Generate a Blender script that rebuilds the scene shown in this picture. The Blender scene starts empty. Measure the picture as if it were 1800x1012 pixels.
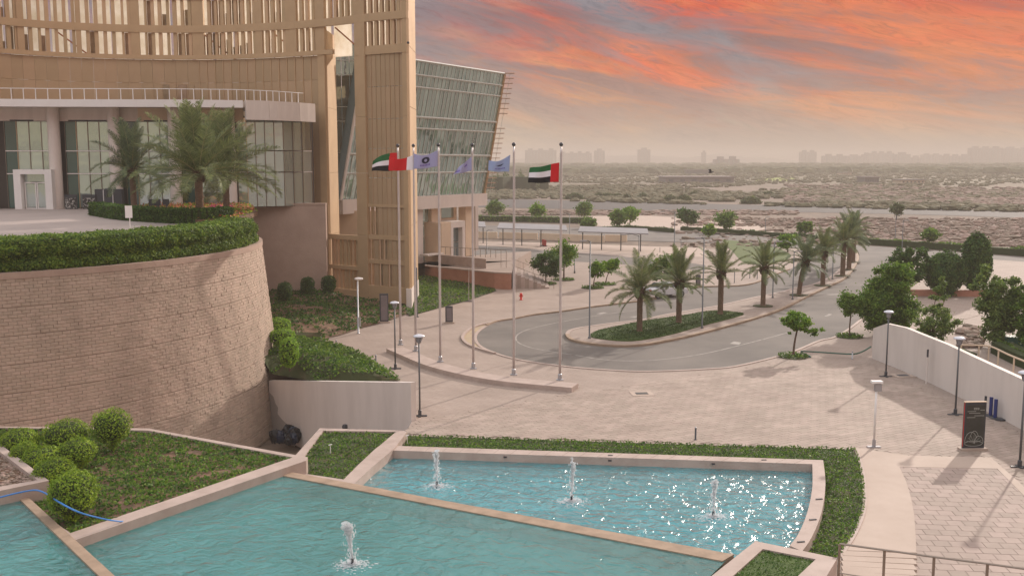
import bpy, math, random
import numpy as np
from math import radians as R, sin, cos, tan, pi, sqrt, atan2
from mathutils import Vector, Matrix, noise
random.seed(7); RNG = np.random.default_rng(7)
sc = bpy.context.scene
COL = sc.collection

# ------------------------------------------------------------------ camera, sky, sun, exposure
F = 1750.0; HZ = 285.0; CAMZ = 13.0
PITCH = math.atan((506 - HZ) / F)
cam_d = bpy.data.cameras.new('camera'); cam = bpy.data.objects.new('camera', cam_d); COL.objects.link(cam)
cam.location = (0, 0, CAMZ); cam.rotation_euler = (pi/2 - PITCH, 0, 0)
cam_d.sensor_width = 36; cam_d.lens = 36*F/1800; cam_d.clip_start = .5; cam_d.clip_end = 20000
sc.camera = cam
SUN_EL, SUN_AZ = R(21), R(34.8)
world = bpy.data.worlds.new('World'); sc.world = world; world.use_nodes = True
SUNDIR = Vector((sin(SUN_AZ)*cos(SUN_EL), cos(SUN_AZ)*cos(SUN_EL), sin(SUN_EL)))
sun_d = bpy.data.lights.new('sun', 'SUN'); sun = bpy.data.objects.new('sun', sun_d); COL.objects.link(sun)
sun_d.energy = 3.3; sun_d.angle = R(1.1); sun_d.color = (1, .88, .77)
sun.rotation_euler = (-SUNDIR).to_track_quat('-Z', 'Y').to_euler(); sun.location = (60, 90, 60)
sc.view_settings.view_transform = 'Standard'; sc.view_settings.look = 'None'
sc.view_settings.gamma = 1; sc.view_settings.use_curve_mapping = False
sc.view_settings.exposure = 0.31
sc.cycles.max_bounces = 6; sc.cycles.transparent_max_bounces = 16; sc.cycles.volume_bounces = 1
sc.cycles.use_denoising = True

def build_world():
    nt = world.node_tree; nt.nodes.clear(); N = nt.nodes.new; L = nt.links.new
    out = N('ShaderNodeOutputWorld'); mix = N('ShaderNodeMixShader')
    bg1 = N('ShaderNodeBackground'); bg2 = N('ShaderNodeBackground')
    sky = N('ShaderNodeTexSky'); sky.sky_type = 'NISHITA'; sky.sun_disc = False
    sky.sun_elevation = SUN_EL; sky.sun_rotation = SUN_AZ; sky.dust_density = 3.0; sky.air_density = 1.2
    L(sky.outputs[0], bg1.inputs[0]); bg1.inputs[1].default_value = .06
    tc = N('ShaderNodeTexCoord'); sep = N('ShaderNodeSeparateXYZ'); L(tc.outputs['Generated'], sep.inputs[0])
    def math_(op, a, b=None, clamp=False):
        m = N('ShaderNodeMath'); m.operation = op; m.use_clamp = clamp
        for i, x in enumerate((a, b)):
            if x is None: continue
            if isinstance(x, (int, float)): m.inputs[i].default_value = x
            else: L(x, m.inputs[i])
        return m.outputs[0]
    def ramp(fac, stops):
        r = N('ShaderNodeValToRGB'); e = r.color_ramp.elements
        while len(e) < len(stops): e.new(.5)
        for el, (p, c) in zip(e, stops): el.position = p; el.color = (*c, 1)
        L(fac, r.inputs[0]); return r.outputs[0]
    def noise_(sx, sz, rot, det, rough, off=0, dist=.0):
        mp = N('ShaderNodeMapping'); mp.inputs['Rotation'].default_value = (0, R(rot), 0)
        mp2 = N('ShaderNodeMapping'); mp2.inputs['Scale'].default_value = (sx, sx, sz); mp2.inputs['Location'].default_value = (off, off*.7, off*1.3)
        L(tc.outputs['Generated'], mp.inputs[0]); L(mp.outputs[0], mp2.inputs[0])
        n = N('ShaderNodeTexNoise'); n.inputs['Scale'].default_value = 1; n.inputs['Detail'].default_value = det
        n.inputs['Roughness'].default_value = rough; n.inputs['Distortion'].default_value = dist
        L(mp2.outputs[0], n.inputs['Vector']); return n.outputs['Fac']
    big = noise_(2.6, 12, -12, 2, .5, 3.1, .6)
    mid = noise_(6.5, 30, -14, 7, .6, 1.7, 1.5)
    fine = noise_(30, 170, -16, 6, .68, 5.5, 1.6)
    hue = noise_(4.2, 19, -12, 4, .55, 9.3, 1.0)
    dark = noise_(3.4, 21, -10, 5, .6, 14.2, 1.2)
    cov = math_('ADD', math_('MULTIPLY', big, .9), math_('ADD', math_('MULTIPLY', mid, .85), math_('MULTIPLY', fine, .30)))
    cov = math_('SUBTRACT', cov, .62)
    el = sep.outputs['Z']                       # sine of elevation
    elr = math_('MULTIPLY', el, 3.2, True)
    cloud_col = ramp(elr, [(0, (.46, .33, .25)), (.07, (.62, .40, .25)), (.14, (.86, .28, .11)), (.26, (.97, .165, .04)), (.50, (.78, .06, .02)), (1, (.80, .70, .66))])
    gold_col = ramp(elr, [(0, (.52, .40, .28)), (.07, (.78, .54, .32)), (.16, (1.0, .44, .17)), (.30, (1.0, .34, .09)), (.50, (1.0, .24, .07)), (1, (.85, .74, .66))])
    mauve_col = ramp(elr, [(0, (.40, .31, .26)), (.10, (.46, .33, .27)), (.20, (.32, .20, .20)), (.45, (.20, .11, .13)), (1, (.55, .50, .52))])
    gap_col = ramp(elr, [(0, (.52, .43, .29)), (.08, (.68, .57, .36)), (.16, (.54, .48, .38)), (.26, (.33, .31, .34)), (.46, (.25, .23, .28)), (1, (.72, .76, .82))])
    mask = ramp(cov, [(.10, (0, 0, 0)), (.34, (1, 1, 1))])
    side = ramp(math_('ADD', math_('MULTIPLY', sep.outputs['X'], 1.6), .42, True), [(.24, (.18, .18, .18)), (.54, (1, 1, 1))])
    mk = math_('MULTIPLY', mask, side)
    def mixc(f, a, b):
        m = N('ShaderNodeMix'); m.data_type = 'RGBA'; L(f, m.inputs[0]); L(a, m.inputs[6]); L(b, m.inputs[7]); return m.outputs[2]
    gf_ = ramp(math_('ADD', math_('MULTIPLY', hue, .6), math_('MULTIPLY', mid, .45)), [(.42, (0, 0, 0)), (.57, (1, 1, 1))])
    df_ = ramp(math_('ADD', math_('MULTIPLY', dark, .7), math_('MULTIPLY', fine, .3)), [(.47, (0, 0, 0)), (.58, (.85, .85, .85))])
    gx = ramp(math_('ADD', sep.outputs['X'], .35, True), [(.42, (1, 1, 1)), (.85, (.35, .35, .35))])
    gf_ = math_('MULTIPLY', gf_, gx)
    cc = mixc(gf_, cloud_col, gold_col); cc = mixc(df_, cc, mauve_col)
    res = mixc(mk, gap_col, cc)
    det = ramp(fine, [(.30, (.66, .66, .72)), (.5, (1, 1, 1)), (.70, (1.22, 1.16, 1.08))])
    m2 = N('ShaderNodeMix'); m2.data_type = 'RGBA'; m2.blend_type = 'MULTIPLY'; m2.inputs[0].default_value = 1
    L(res, m2.inputs[6]); L(det, m2.inputs[7])
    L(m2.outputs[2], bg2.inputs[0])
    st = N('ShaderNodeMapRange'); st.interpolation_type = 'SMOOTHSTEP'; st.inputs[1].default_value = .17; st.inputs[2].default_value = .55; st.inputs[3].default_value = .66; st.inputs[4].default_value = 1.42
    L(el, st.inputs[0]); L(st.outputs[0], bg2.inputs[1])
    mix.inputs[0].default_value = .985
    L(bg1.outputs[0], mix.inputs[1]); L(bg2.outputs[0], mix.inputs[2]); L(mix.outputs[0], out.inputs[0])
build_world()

# ------------------------------------------------------------------ pixel rays (photograph pixels, 1800 x 1012) -> real points
cp, sp = cos(PITCH), sin(PITCH)
def ray(u, v):
    a = (u - 900)/F; b = (506 - v)/F
    return Vector((a, cp + b*sp, -sp + b*cp))
def G(u, v, z=0.0):
    d = ray(u, v); t = (z - CAMZ)/d.z
    return Vector((d.x*t, d.y*t, z))
def D(u, v, y):
    d = ray(u, v); t = y/d.y
    return Vector((d.x*t, y, CAMZ + d.z*t))
def onwall(u, v, p, q):
    d = ray(u, v); n = Vector((-(q-p).y, (q-p).x, 0)); c = Vector((0, 0, CAMZ))
    t = (Vector((p.x, p.y, CAMZ)) - c).dot(n)/d.dot(n)
    return c + d*t
def GL(pts, z=0.0): return [G(u, v, z) for u, v in pts]

# ------------------------------------------------------------------ materials
MATS = {}
def mat(name, col, rough=.8, col2=None, scale=3.0, detail=4.0, bump=0.0, bscale=None, metallic=0.0, island=0.0, spec=.4, stretch=None, objrand=0.0, contrast=(.35, .65), transl=0.0, thresholds=None):
    if name in MATS: return MATS[name]
    m = bpy.data.materials.new(name); m.use_nodes = True; nt = m.node_tree; N = nt.nodes.new; L = nt.links.new
    b = nt.nodes['Principled BSDF']; out = nt.nodes['Material Output']
    b.inputs['Base Color'].default_value = (*col, 1); b.inputs['Roughness'].default_value = rough
    b.inputs['Metallic'].default_value = metallic; b.inputs['Specular IOR Level'].default_value = spec
    src = None
    tc = N('ShaderNodeTexCoord'); mp = N('ShaderNodeMapping'); L((N('ShaderNodeNewGeometry').outputs['Position'] if name.startswith(('split_block', 'paver', 'slab')) else tc.outputs['Object']), mp.inputs[0])
    if stretch: mp.inputs['Scale'].default_value = stretch
    if col2 is not None:
        n = N('ShaderNodeTexNoise'); n.inputs['Scale'].default_value = scale; n.inputs['Detail'].default_value = detail; n.inputs['Roughness'].default_value = .62
        L(mp.outputs[0], n.inputs['Vector'])
        r = N('ShaderNodeValToRGB'); r.color_ramp.elements[0].position = contrast[0]; r.color_ramp.elements[1].position = contrast[1]
        r.color_ramp.elements[0].color = (*col, 1); r.color_ramp.elements[1].color = (*col2, 1)
        L(n.outputs['Fac'], r.inputs[0]); src = r.outputs[0]
    if island or objrand:
        if island:
            g = N('ShaderNodeNewGeometry'); rv = g.outputs['Random Per Island']
        else:
            g = N('ShaderNodeObjectInfo'); rv = g.outputs['Random']
        amt = island or objrand
        mr = N('ShaderNodeMapRange'); mr.inputs[3].default_value = 1-amt; mr.inputs[4].default_value = 1+amt; L(rv, mr.inputs[0])
        hs = N('ShaderNodeHueSaturation'); L(mr.outputs[0], hs.inputs['Value'])
        mr2 = N('ShaderNodeMapRange'); mr2.inputs[3].default_value = .5+amt*.06; mr2.inputs[4].default_value = .5-amt*.06; L(rv, mr2.inputs[0])
        L(mr2.outputs[0], hs.inputs['Hue'])
        if src: L(src, hs.inputs['Color'])
        else: hs.inputs['Color'].default_value = (*col, 1)
        src = hs.outputs[0]
    if src: L(src, b.inputs['Base Color'])
    if bump:
        n2 = N('ShaderNodeTexNoise'); n2.inputs['Scale'].default_value = bscale or scale*4; n2.inputs['Detail'].default_value = 5
        L(mp.outputs[0], n2.inputs['Vector'])
        bp = N('ShaderNodeBump'); bp.inputs['Strength'].default_value = bump; bp.inputs['Distance'].default_value = .05
        L(n2.outputs['Fac'], bp.inputs['Height']); L(bp.outputs[0], b.inputs['Normal'])
    if transl:
        tr = N('ShaderNodeBsdfTranslucent'); mx = N('ShaderNodeMixShader'); mx.inputs[0].default_value = transl
        if src:
            L(src, tr.inputs[0])
        else: tr.inputs[0].default_value = (*col, 1)
        L(b.outputs[0], mx.inputs[1]); L(tr.outputs[0], mx.inputs[2]); L(mx.outputs[0], out.inputs[0])
    MATS[name] = m; return m

def M_paving():
    m = mat('paving_far', (.305, .24, .20), .85, (.365, .29, .245), .35, 6, .15, 8)
    nt = m.node_tree; N = nt.nodes.new; L = nt.links.new; b = nt.nodes['Principled BSDF']
    src = b.inputs['Base Color'].links[0].from_socket
    tc = N('ShaderNodeTexCoord'); mp = N('ShaderNodeMapping'); mp.inputs['Rotation'].default_value = (0, 0, R(28)); L(tc.outputs['Object'], mp.inputs[0])
    br = N('ShaderNodeTexBrick'); br.inputs['Scale'].default_value = 1; br.inputs['Brick Width'].default_value = .62; br.inputs['Row Height'].default_value = .31
    br.inputs['Mortar Size'].default_value = .012; br.inputs['Color1'].default_value = (1, 1, 1, 1); br.inputs['Color2'].default_value = (.90, .89, .89, 1); br.inputs['Mortar'].default_value = (.62, .6, .58, 1)
    L(mp.outputs[0], br.inputs[0])
    mx = N('ShaderNodeMix'); mx.data_type = 'RGBA'; mx.blend_type = 'MULTIPLY'; mx.inputs[0].default_value = .8
    L(src, mx.inputs[6]); L(br.outputs[0], mx.inputs[7]); L(mx.outputs[2], b.inputs['Base Color'])
    return m
MP = M_paving()
M_PAVER = mat('paver_stone', (.285, .222, .183), .82, (.365, .29, .242), .45, 7, .12, 20, island=.10)
M_PAVER1 = mat('paver_stone_single', (.285, .222, .183), .82, (.365, .29, .242), .45, 5, .12, 20, objrand=.10)
M_SLAB1 = mat('slab_stone_single', (.30, .235, .20), .82, (.345, .27, .23), 1.5, 5, .12, 20, objrand=.10)
M_JOINT = mat('joint_sand', (.19, .145, .12), .95, (.25, .19, .155), 5)
M_BED = mat('paving_bed', (.27, .21, .175), .9, (.31, .245, .205), 1.2, 6)
M_LIGHTCON = mat('pale_concrete', (.44, .35, .29), .8, (.385, .30, .245), .5, 8, .08, 10)
M_CURB = mat('pink_stone_curb', (.44, .35, .305), .75, (.36, .28, .24), 1.2, 7, .1, 12)
M_CURBD = mat('tan_stone_edge', (.36, .26, .185), .8, (.25, .18, .125), 1.6, 8, .15, 10)
M_ASPH = mat('asphalt', (.115, .102, .092), .9, (.185, .163, .143), .22, 8, .2, 30, contrast=(.3, .7))
M_ASPHD = mat('asphalt_dark', (.065, .06, .058), .85, (.085, .078, .073), .22, 8, .2, 30)
M_PAINT = mat('road_paint', (.33, .30, .27), .8, (.17, .155, .14), 1.5, 8, contrast=(.45, .7))
M_TAN = mat('tan_road_edge', (.42, .32, .2), .85, (.34, .27, .19), 1, 6)
M_WHITE = mat('white_render', (.67, .60, .55), .75, (.56, .495, .45), .6, 7, .05, 8, stretch=(1, 1, .22), contrast=(.45, .75))
M_WHITE2 = mat('white_metal_panel', (.80, .77, .75), .5, (.73, .70, .68), .5, 5)
M_CREAM = mat('cream_render', (.66, .52, .38), .8, (.58, .45, .33), .5, 6)
M_BLOCK = mat('split_block', (.51, .40, .32), .9, (.385, .30, .24), .8, 9, .55, 9, island=.08, contrast=(.32, .72), stretch=(1, 1, .35))
M_BLOCK1 = mat('split_block_single', (.51, .40, .32), .9, (.385, .30, .24), .8, 9, .55, 9, objrand=.08, contrast=(.32, .72), stretch=(1, 1, .35))
M_MORTAR = mat('wall_mortar', (.36, .29, .245), .95, (.38, .295, .235), 2)
M_RW = mat('stucco_wall', (.42, .31, .25), .9, (.36, .26, .21), .6, 8, .35, 9)
M_BRASS = mat('bronze_panel', (.52, .365, .215), .6, (.455, .315, .185), .35, 6, .03, 3, metallic=.25, spec=.3)
M_BRASS2 = mat('bronze_fin', (.56, .395, .235), .55, (.49, .345, .205), .5, 5, metallic=.3, spec=.3, objrand=.12)
M_BRASS3 = mat('bronze_perforated', (.45, .32, .195), .65, (.40, .28, .17), .25, 6, metallic=.2, spec=.3, objrand=.06)
M_INFILL = mat('bronze_infill', (.50, .38, .25), .7, (.36, .25, .15), .5, 5, transl=.35, objrand=.2)
M_SKYSHEET = mat('bright_sky_sheet', (.96, .93, .87), .8, (.80, .74, .63), .6, 8, transl=.78)  # pale translucent sheet, stands in for bright sky in the screen openings
M_RED = mat('red_stone', (.34, .155, .10), .85, (.42, .21, .145), .8, 8, .2, 10)
M_STEEL = mat('galvanised_steel', (.42, .42, .44), .45, (.36, .36, .38), 2, 4, metallic=.6)
M_POLE = mat('flagpole_metal', (.60, .55, .54), .4, (.52, .47, .46), 1.5, 4, metallic=.5)
M_DARK = mat('dark_metal', (.05, .052, .06), .5, spec=.4)
M_DARKPOLE = mat('grey_green_pole', (.12, .125, .13), .5, metallic=.3)
M_LAMPW = mat('lamp_glass_white', (.62, .64, .70), .3)
M_CHROME = mat('rail_steel', (.30, .25, .21), .35, metallic=.8)
M_TRUNK = mat('palm_trunk', (.22, .145, .095), .95, (.12, .08, .055), 6, 6, .9, 9, stretch=(1, 1, 3))
M_BARK = mat('tree_bark', (.14, .085, .06), .95, (.09, .055, .04), 8, 6, .6, 12)
M_SOIL = mat('bed_soil', (.20, .115, .07), .95, (.10, .065, .04), 1.5, 8, .6, 6)
M_MULCH = mat('dark_soil_green', (.045, .055, .018), .95, (.10, .07, .04), .8, 8, .5, 6, contrast=(.5, .75))  # soil colour darkened to stand in for shade under the leaves
M_SAND = mat('desert_sand', (.235, .175, .135), .95, (.15, .118, .092), .03, 12, .5, .5)
def leafmat(n, c, isl=.35, tr=.35): return mat(n, (c[0]*.62, c[1]*.70, c[2]*.8), .6, (min(1, c[0]*1.12), c[1]*1.2, c[2]*1.0), 1.1, 5, island=isl, spec=.25, transl=tr, contrast=(.36, .62))
M_LGRASS = leafmat('groundcover_leaf', (.105, .185, .026), .5)
M_LDARK = leafmat('dark_groundcover_leaf', (.07, .135, .026), .45)
M_LHEDGE = leafmat('hedge_leaf', (.13, .20, .03), .5)
M_LTOP = leafmat('topiary_leaf', (.25, .35, .03), .35)
M_LTOP2 = leafmat('bright_topiary_leaf', (.25, .40, .04), .3)
M_LTREE = leafmat('tree_leaf', (.13, .21, .035), .4)
M_LTREE2 = leafmat('olive_tree_leaf', (.16, .22, .06), .4)
M_LDTREE = leafmat('dark_tree_leaf', (.07, .13, .03), .4)
M_LGREY = leafmat('grey_green_tree_leaf', (.12, .14, .06), .3)
M_FROND = leafmat('palm_leaflet', (.20, .225, .10), .35, .3)
M_FROND2 = leafmat('bluish_palm_leaflet', (.17, .205, .115), .35, .3)
M_RACHIS = mat('palm_rachis', (.30, .27, .12), .7)
M_LAWN = mat('lawn_turf', (.045, .078, .016), .95, (.07, .11, .022), 1.2, 9, .8, 14)
M_LAWN2 = mat('far_lawn', (.07, .10, .025), .95, (.09, .12, .03), .5, 7)
M_SCRUB = mat('desert_scrub', (.115, .11, .06), .95, (.16, .14, .085), .6, 5, island=.25)
M_ROCK = mat('rubble_stone', (.26, .195, .155), .95, island=.3)
M_GLASSD = mat('dark_window_glass', (.05, .11, .10), .06, spec=1.0, objrand=.25)
M_FARB = mat('distant_concrete', (.22, .19, .18), .9, objrand=.15)
M_FARH = mat('distant_hill', (.16, .135, .115), .95, (.2, .165, .14), .01, 6)
M_ROOFW = mat('white_shade_sheet', (.29, .275, .28), .6, (.25, .24, .245), .3, 4)
M_BLUE = mat('blue_hose', (.04, .20, .55), .35)
M_GREENH = mat('green_hose', (.03, .10, .07), .5)
def glassmat(name, tint, refl=.55, rough=.03):
    m = bpy.data.materials.new(name); m.use_nodes = True; nt = m.node_tree; nt.nodes.clear(); N = nt.nodes.new; L = nt.links.new
    out = N('ShaderNodeOutputMaterial'); d = N('ShaderNodeBsdfDiffuse'); g = N('ShaderNodeBsdfGlossy'); mx = N('ShaderNodeMixShader')
    g.inputs['Roughness'].default_value = rough; g.inputs[0].default_value = (.8, .95, .93, 1); mx.inputs[0].default_value = refl
    oi = N('ShaderNodeObjectInfo'); hs = N('ShaderNodeHueSaturation'); hs.inputs['Color'].default_value = (*tint, 1)
    mr = N('ShaderNodeMapRange'); mr.inputs[3].default_value = .6; mr.inputs[4].default_value = 1.35; L(oi.outputs['Random'], mr.inputs[0]); L(mr.outputs[0], hs.inputs['Value'])
    L(hs.outputs[0], d.inputs[0])
    tc = N('ShaderNodeTexCoord'); n = N('ShaderNodeTexNoise'); n.inputs['Scale'].default_value = .9; L(tc.outputs['Object'], n.inputs['Vector'])
    bp = N('ShaderNodeBump'); bp.inputs['Strength'].default_value = .12; bp.inputs['Distance'].default_value = .1; L(n.outputs['Fac'], bp.inputs['Height']); L(bp.outputs[0], g.inputs['Normal'])
    L(d.outputs[0], mx.inputs[1]); L(g.outputs[0], mx.inputs[2]); L(mx.outputs[0], out.inputs[0]); return m
M_GLASS = glassmat('reflective_glazing', (.30, .34, .33), .5)
M_GLASSF = glassmat('green_facade_glass', (.24, .32, .295), .42)
M_GLASSB = glassmat('blue_grey_glazing', (.10, .13, .15), .35)
def watermat(name, tint, body, turbid, wave, scale=3.0, shine=1.25):
    m = bpy.data.materials.new(name); m.use_nodes = True; nt = m.node_tree; nt.nodes.clear(); N = nt.nodes.new; L = nt.links.new
    out = N('ShaderNodeOutputMaterial'); t = N('ShaderNodeBsdfTransparent'); g = N('ShaderNodeBsdfGlossy'); d = N('ShaderNodeBsdfDiffuse'); m0 = N('ShaderNodeMixShader'); mx = N('ShaderNodeMixShader')
    t.inputs[0].default_value = (*tint, 1); g.inputs['Roughness'].default_value = .21; g.inputs[0].default_value = (1, 1, 1, 1)
    fr = N('ShaderNodeFresnel'); fr.inputs[0].default_value = 1.33
    tc = N('ShaderNodeTexCoord'); mp = N('ShaderNodeMapping'); mp.inputs['Scale'].default_value = (1, 1.15, 1); mp.inputs['Rotation'].default_value = (0, 0, R(16)); L(tc.outputs['Object'], mp.inputs[0])
    n = N('ShaderNodeTexNoise'); n.inputs['Scale'].default_value = scale; n.inputs['Detail'].default_value = 3; n.inputs['Roughness'].default_value = .5; n.inputs['Distortion'].default_value = .9; L(mp.outputs[0], n.inputs['Vector'])
    bp = N('ShaderNodeBump'); bp.inputs['Strength'].default_value = 1; bp.inputs['Distance'].default_value = wave
    L(n.outputs['Fac'], bp.inputs['Height'])
    for x in (g, fr, d): L(bp.outputs[0], x.inputs['Normal'])
    n2 = N('ShaderNodeTexNoise'); n2.inputs['Scale'].default_value = .35; n2.inputs['Detail'].default_value = 4; L(tc.outputs['Object'], n2.inputs['Vector'])
    r = N('ShaderNodeValToRGB'); r.color_ramp.elements[0].position = .35; r.color_ramp.elements[1].position = .68
    r.color_ramp.elements[0].color = (*[c*.82 for c in body], 1); r.color_ramp.elements[1].color = (*[min(1, c*1.12) for c in body], 1); L(n2.outputs['Fac'], r.inputs[0]); L(r.outputs[0], d.inputs[0])
    ml = N('ShaderNodeMath'); ml.operation = 'MULTIPLY'; ml.inputs[1].default_value = shine; ml.use_clamp = True; L(fr.outputs[0], ml.inputs[0])
    m0.inputs[0].default_value = turbid; L(t.outputs[0], m0.inputs[1]); L(d.outputs[0], m0.inputs[2])
    L(ml.outputs[0], mx.inputs[0]); L(m0.outputs[0], mx.inputs[1]); L(g.outputs[0], mx.inputs[2]); L(mx.outputs[0], out.inputs[0]); return m
M_WATER = watermat('rippled_water', (.80, .97, .97), (.06, .38, .45), .48, .20, 1.9, 1.6)
M_WATERB = watermat('calmer_water', (.75, .93, .91), (.075, .30, .30), .52, .11, 1.7, 1.35)

M_POOL = mat('turquoise_pool_plaster', (.16, .62, .64), .7, (.11, .52, .56), .7, 6)
M_POOLB = mat('teal_pool_plaster', (.13, .47, .45), .7, (.09, .38, .38), .4, 6)
M_FOAM = mat('white_foam', (.80, .82, .84), .35, transl=.5)
def _soft():
    nt = M_FOAM.node_tree; out = nt.nodes['Material Output']; src = out.inputs[0].links[0].from_socket
    tr = nt.nodes.new('ShaderNodeBsdfTransparent'); mx = nt.nodes.new('ShaderNodeMixShader'); mx.inputs[0].default_value = .42
    nt.links.new(src, mx.inputs[1]); nt.links.new(tr.outputs[0], mx.inputs[2]); nt.links.new(mx.outputs[0], out.inputs[0])
_soft()

# ------------------------------------------------------------------ mesh building
WM = {}      # world matrices of parents
class MB:
    def __init__(s): s.v = []; s.f = []; s.mi = []
    def add(s, vs, fs, mi=0):
        o = len(s.v); s.v += [tuple(x) for x in vs]; s.f += [tuple(o+i for i in f) for f in fs]; s.mi += [mi]*len(fs); return s
    def box(s, c, d, rz=0.0, mi=0, rot=None):
        hx, hy, hz = d[0]/2, d[1]/2, d[2]/2; m = rot or Matrix.Rotation(rz, 3, 'Z'); c = Vector(c)
        vs = [c + m @ Vector((x, y, z)) for z in (-hz, hz) for x, y in ((-hx, -hy), (hx, -hy), (hx, hy), (-hx, hy))]
        return s.add(vs, [(3, 2, 1, 0), (4, 5, 6, 7), (0, 1, 5, 4), (1, 2, 6, 5), (2, 3, 7, 6), (3, 0, 4, 7)], mi)
    def prism(s, poly, z0, z1, mi=0):
        n = len(poly); a = sum(poly[i][0]*poly[(i+1) % n][1] - poly[(i+1) % n][0]*poly[i][1] for i in range(n))
        P = list(poly) if a > 0 else list(poly)[::-1]
        zt = (lambda i: z1) if not callable(z1) else (lambda i: z1(P[i]))
        vs = [(p[0], p[1], z0) for p in P] + [(P[i][0], P[i][1], zt(i)) for i in range(n)]
        return s.add(vs, [tuple(range(n))[::-1], tuple(range(n, 2*n))] + [(i, (i+1) % n, n+(i+1) % n, n+i) for i in range(n)], mi)
    def sheet(s, pts, mi=0):
        n = len(pts); a = sum(pts[i][0]*pts[(i+1) % n][1] - pts[(i+1) % n][0]*pts[i][1] for i in range(n))
        P = list(pts) if a > 0 else list(pts)[::-1]
        return s.add(P, [tuple(range(n))], mi)
    def tube(s, path, r, n=8, cap=True, mi=0):
        path = [Vector(p) for p in path]; rr = r if isinstance(r, (list, tuple)) else [r]*len(path); vs = []; fs = []
        for i, p in enumerate(path):
            t = (path[min(i+1, len(path)-1)] - path[max(i-1, 0)]).normalized()
            a = t.cross(Vector((0, 0, 1)) if abs(t.z) < .9 else Vector((1, 0, 0))).normalized(); b = t.cross(a)
            for k in range(n):
                an = 2*pi*k/n; vs.append(p + (a*cos(an) + b*sin(an))*rr[i])
        for i in range(len(path)-1):
            for k in range(n): fs.append((i*n+k, i*n+(k+1) % n, (i+1)*n+(k+1) % n, (i+1)*n+k))
        if cap: fs.append(tuple(range(n))); fs.append(tuple(range((len(path)-1)*n, len(path)*n))[::-1])
        return s.add(vs, fs, mi)
    def lathe(s, prof, c=(0, 0, 0), n=14, mi=0):
        c = Vector(c); vs = []; fs = []
        for r, z in prof:
            for k in range(n): vs.append(c + Vector((r*cos(2*pi*k/n), r*sin(2*pi*k/n), z)))
        for i in range(len(prof)-1):
            for k in range(n): fs.append((i*n+k, i*n+(k+1) % n, (i+1)*n+(k+1) % n, (i+1)*n+k))
        fs.append(tuple(range(n))[::-1]); fs.append(tuple(range((len(prof)-1)*n, len(prof)*n)))
        return s.add(vs, fs, mi)
    def blob(s, c, r, seg=8, rings=5, jit=.15, mi=0):
        c = Vector(c); vs = [c + Vector((0, 0, r[2]))]; fs = []
        for i in range(1, rings):
            ph = pi*i/rings
            for k in range(seg):
                th = 2*pi*k/seg; j = 1 + random.uniform(-jit, jit)
                vs.append(c + Vector((r[0]*sin(ph)*cos(th)*j, r[1]*sin(ph)*sin(th)*j, r[2]*cos(ph)*j)))
        vs.append(c - Vector((0, 0, r[2])))
        for k in range(seg): fs.append((0, 1+k, 1+(k+1) % seg))
        for i in range(rings-2):
            for k in range(seg): a = 1+i*seg; fs.append((a+k, a+seg+k, a+seg+(k+1) % seg, a+(k+1) % seg))
        a = 1+(rings-2)*seg
        for k in range(seg): fs.append((a+k, len(vs)-1, a+(k+1) % seg))
        return s.add(vs, fs, mi)
    def mesh(s, name, mats, smooth=False):
        me = bpy.data.meshes.new(name); me.from_pydata(s.v, [], s.f); 
        for m in (mats if isinstance(mats, (list, tuple)) else [mats]): me.materials.append(m)
        if any(s.mi): me.polygons.foreach_set('material_index', s.mi)
        if smooth: me.polygons.foreach_set('use_smooth', [True]*len(s.f))
        me.update(); return me
    def build(s, name, mats, parent=None, smooth=False, local=False):
        return put(name, s.mesh(name, mats, smooth), parent, local)
def put(name, me, parent=None, local=False, kind=None):
    o = bpy.data.objects.new(name, me); COL.objects.link(o)
    if parent:
        o.parent = parent
        if not local and parent.name in WM: o.matrix_parent_inverse = WM[parent.name].inverted()
    if kind: o['kind'] = kind
    return o
def empty(name, loc, label, cat, group=None, rz=0.0):
    o = bpy.data.objects.new(name, None); COL.objects.link(o); o.empty_display_size = .3
    o.location = loc; o.rotation_euler = (0, 0, rz)
    WM[o.name] = Matrix.Translation(Vector(loc)) @ Matrix.Rotation(rz, 4, 'Z'); return tag(o, label, cat, group)
def tag(o, label=None, cat=None, group=None, kind=None):
    if label: o['label'] = label
    if cat: o['category'] = cat
    if group: o['group'] = group
    if kind: o['kind'] = kind
    return o
def struct(o): o['kind'] = 'structure'; return o
CH = {}
def copy_tree(o, parent=None):
    c = o.copy(); COL.objects.link(c)
    if parent: c.parent = parent
    for ch in o.children: copy_tree(ch, c)
    return c
def clone(o, loc, rz=0.0, scale=1.0, label=None, group=None):
    c = copy_tree(o); c.location = loc; c.rotation_euler = (0, 0, rz); c.scale = scale if isinstance(scale, tuple) else (scale,)*3
    if label: c['label'] = label
    if group: c['group'] = group
    return c

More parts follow.
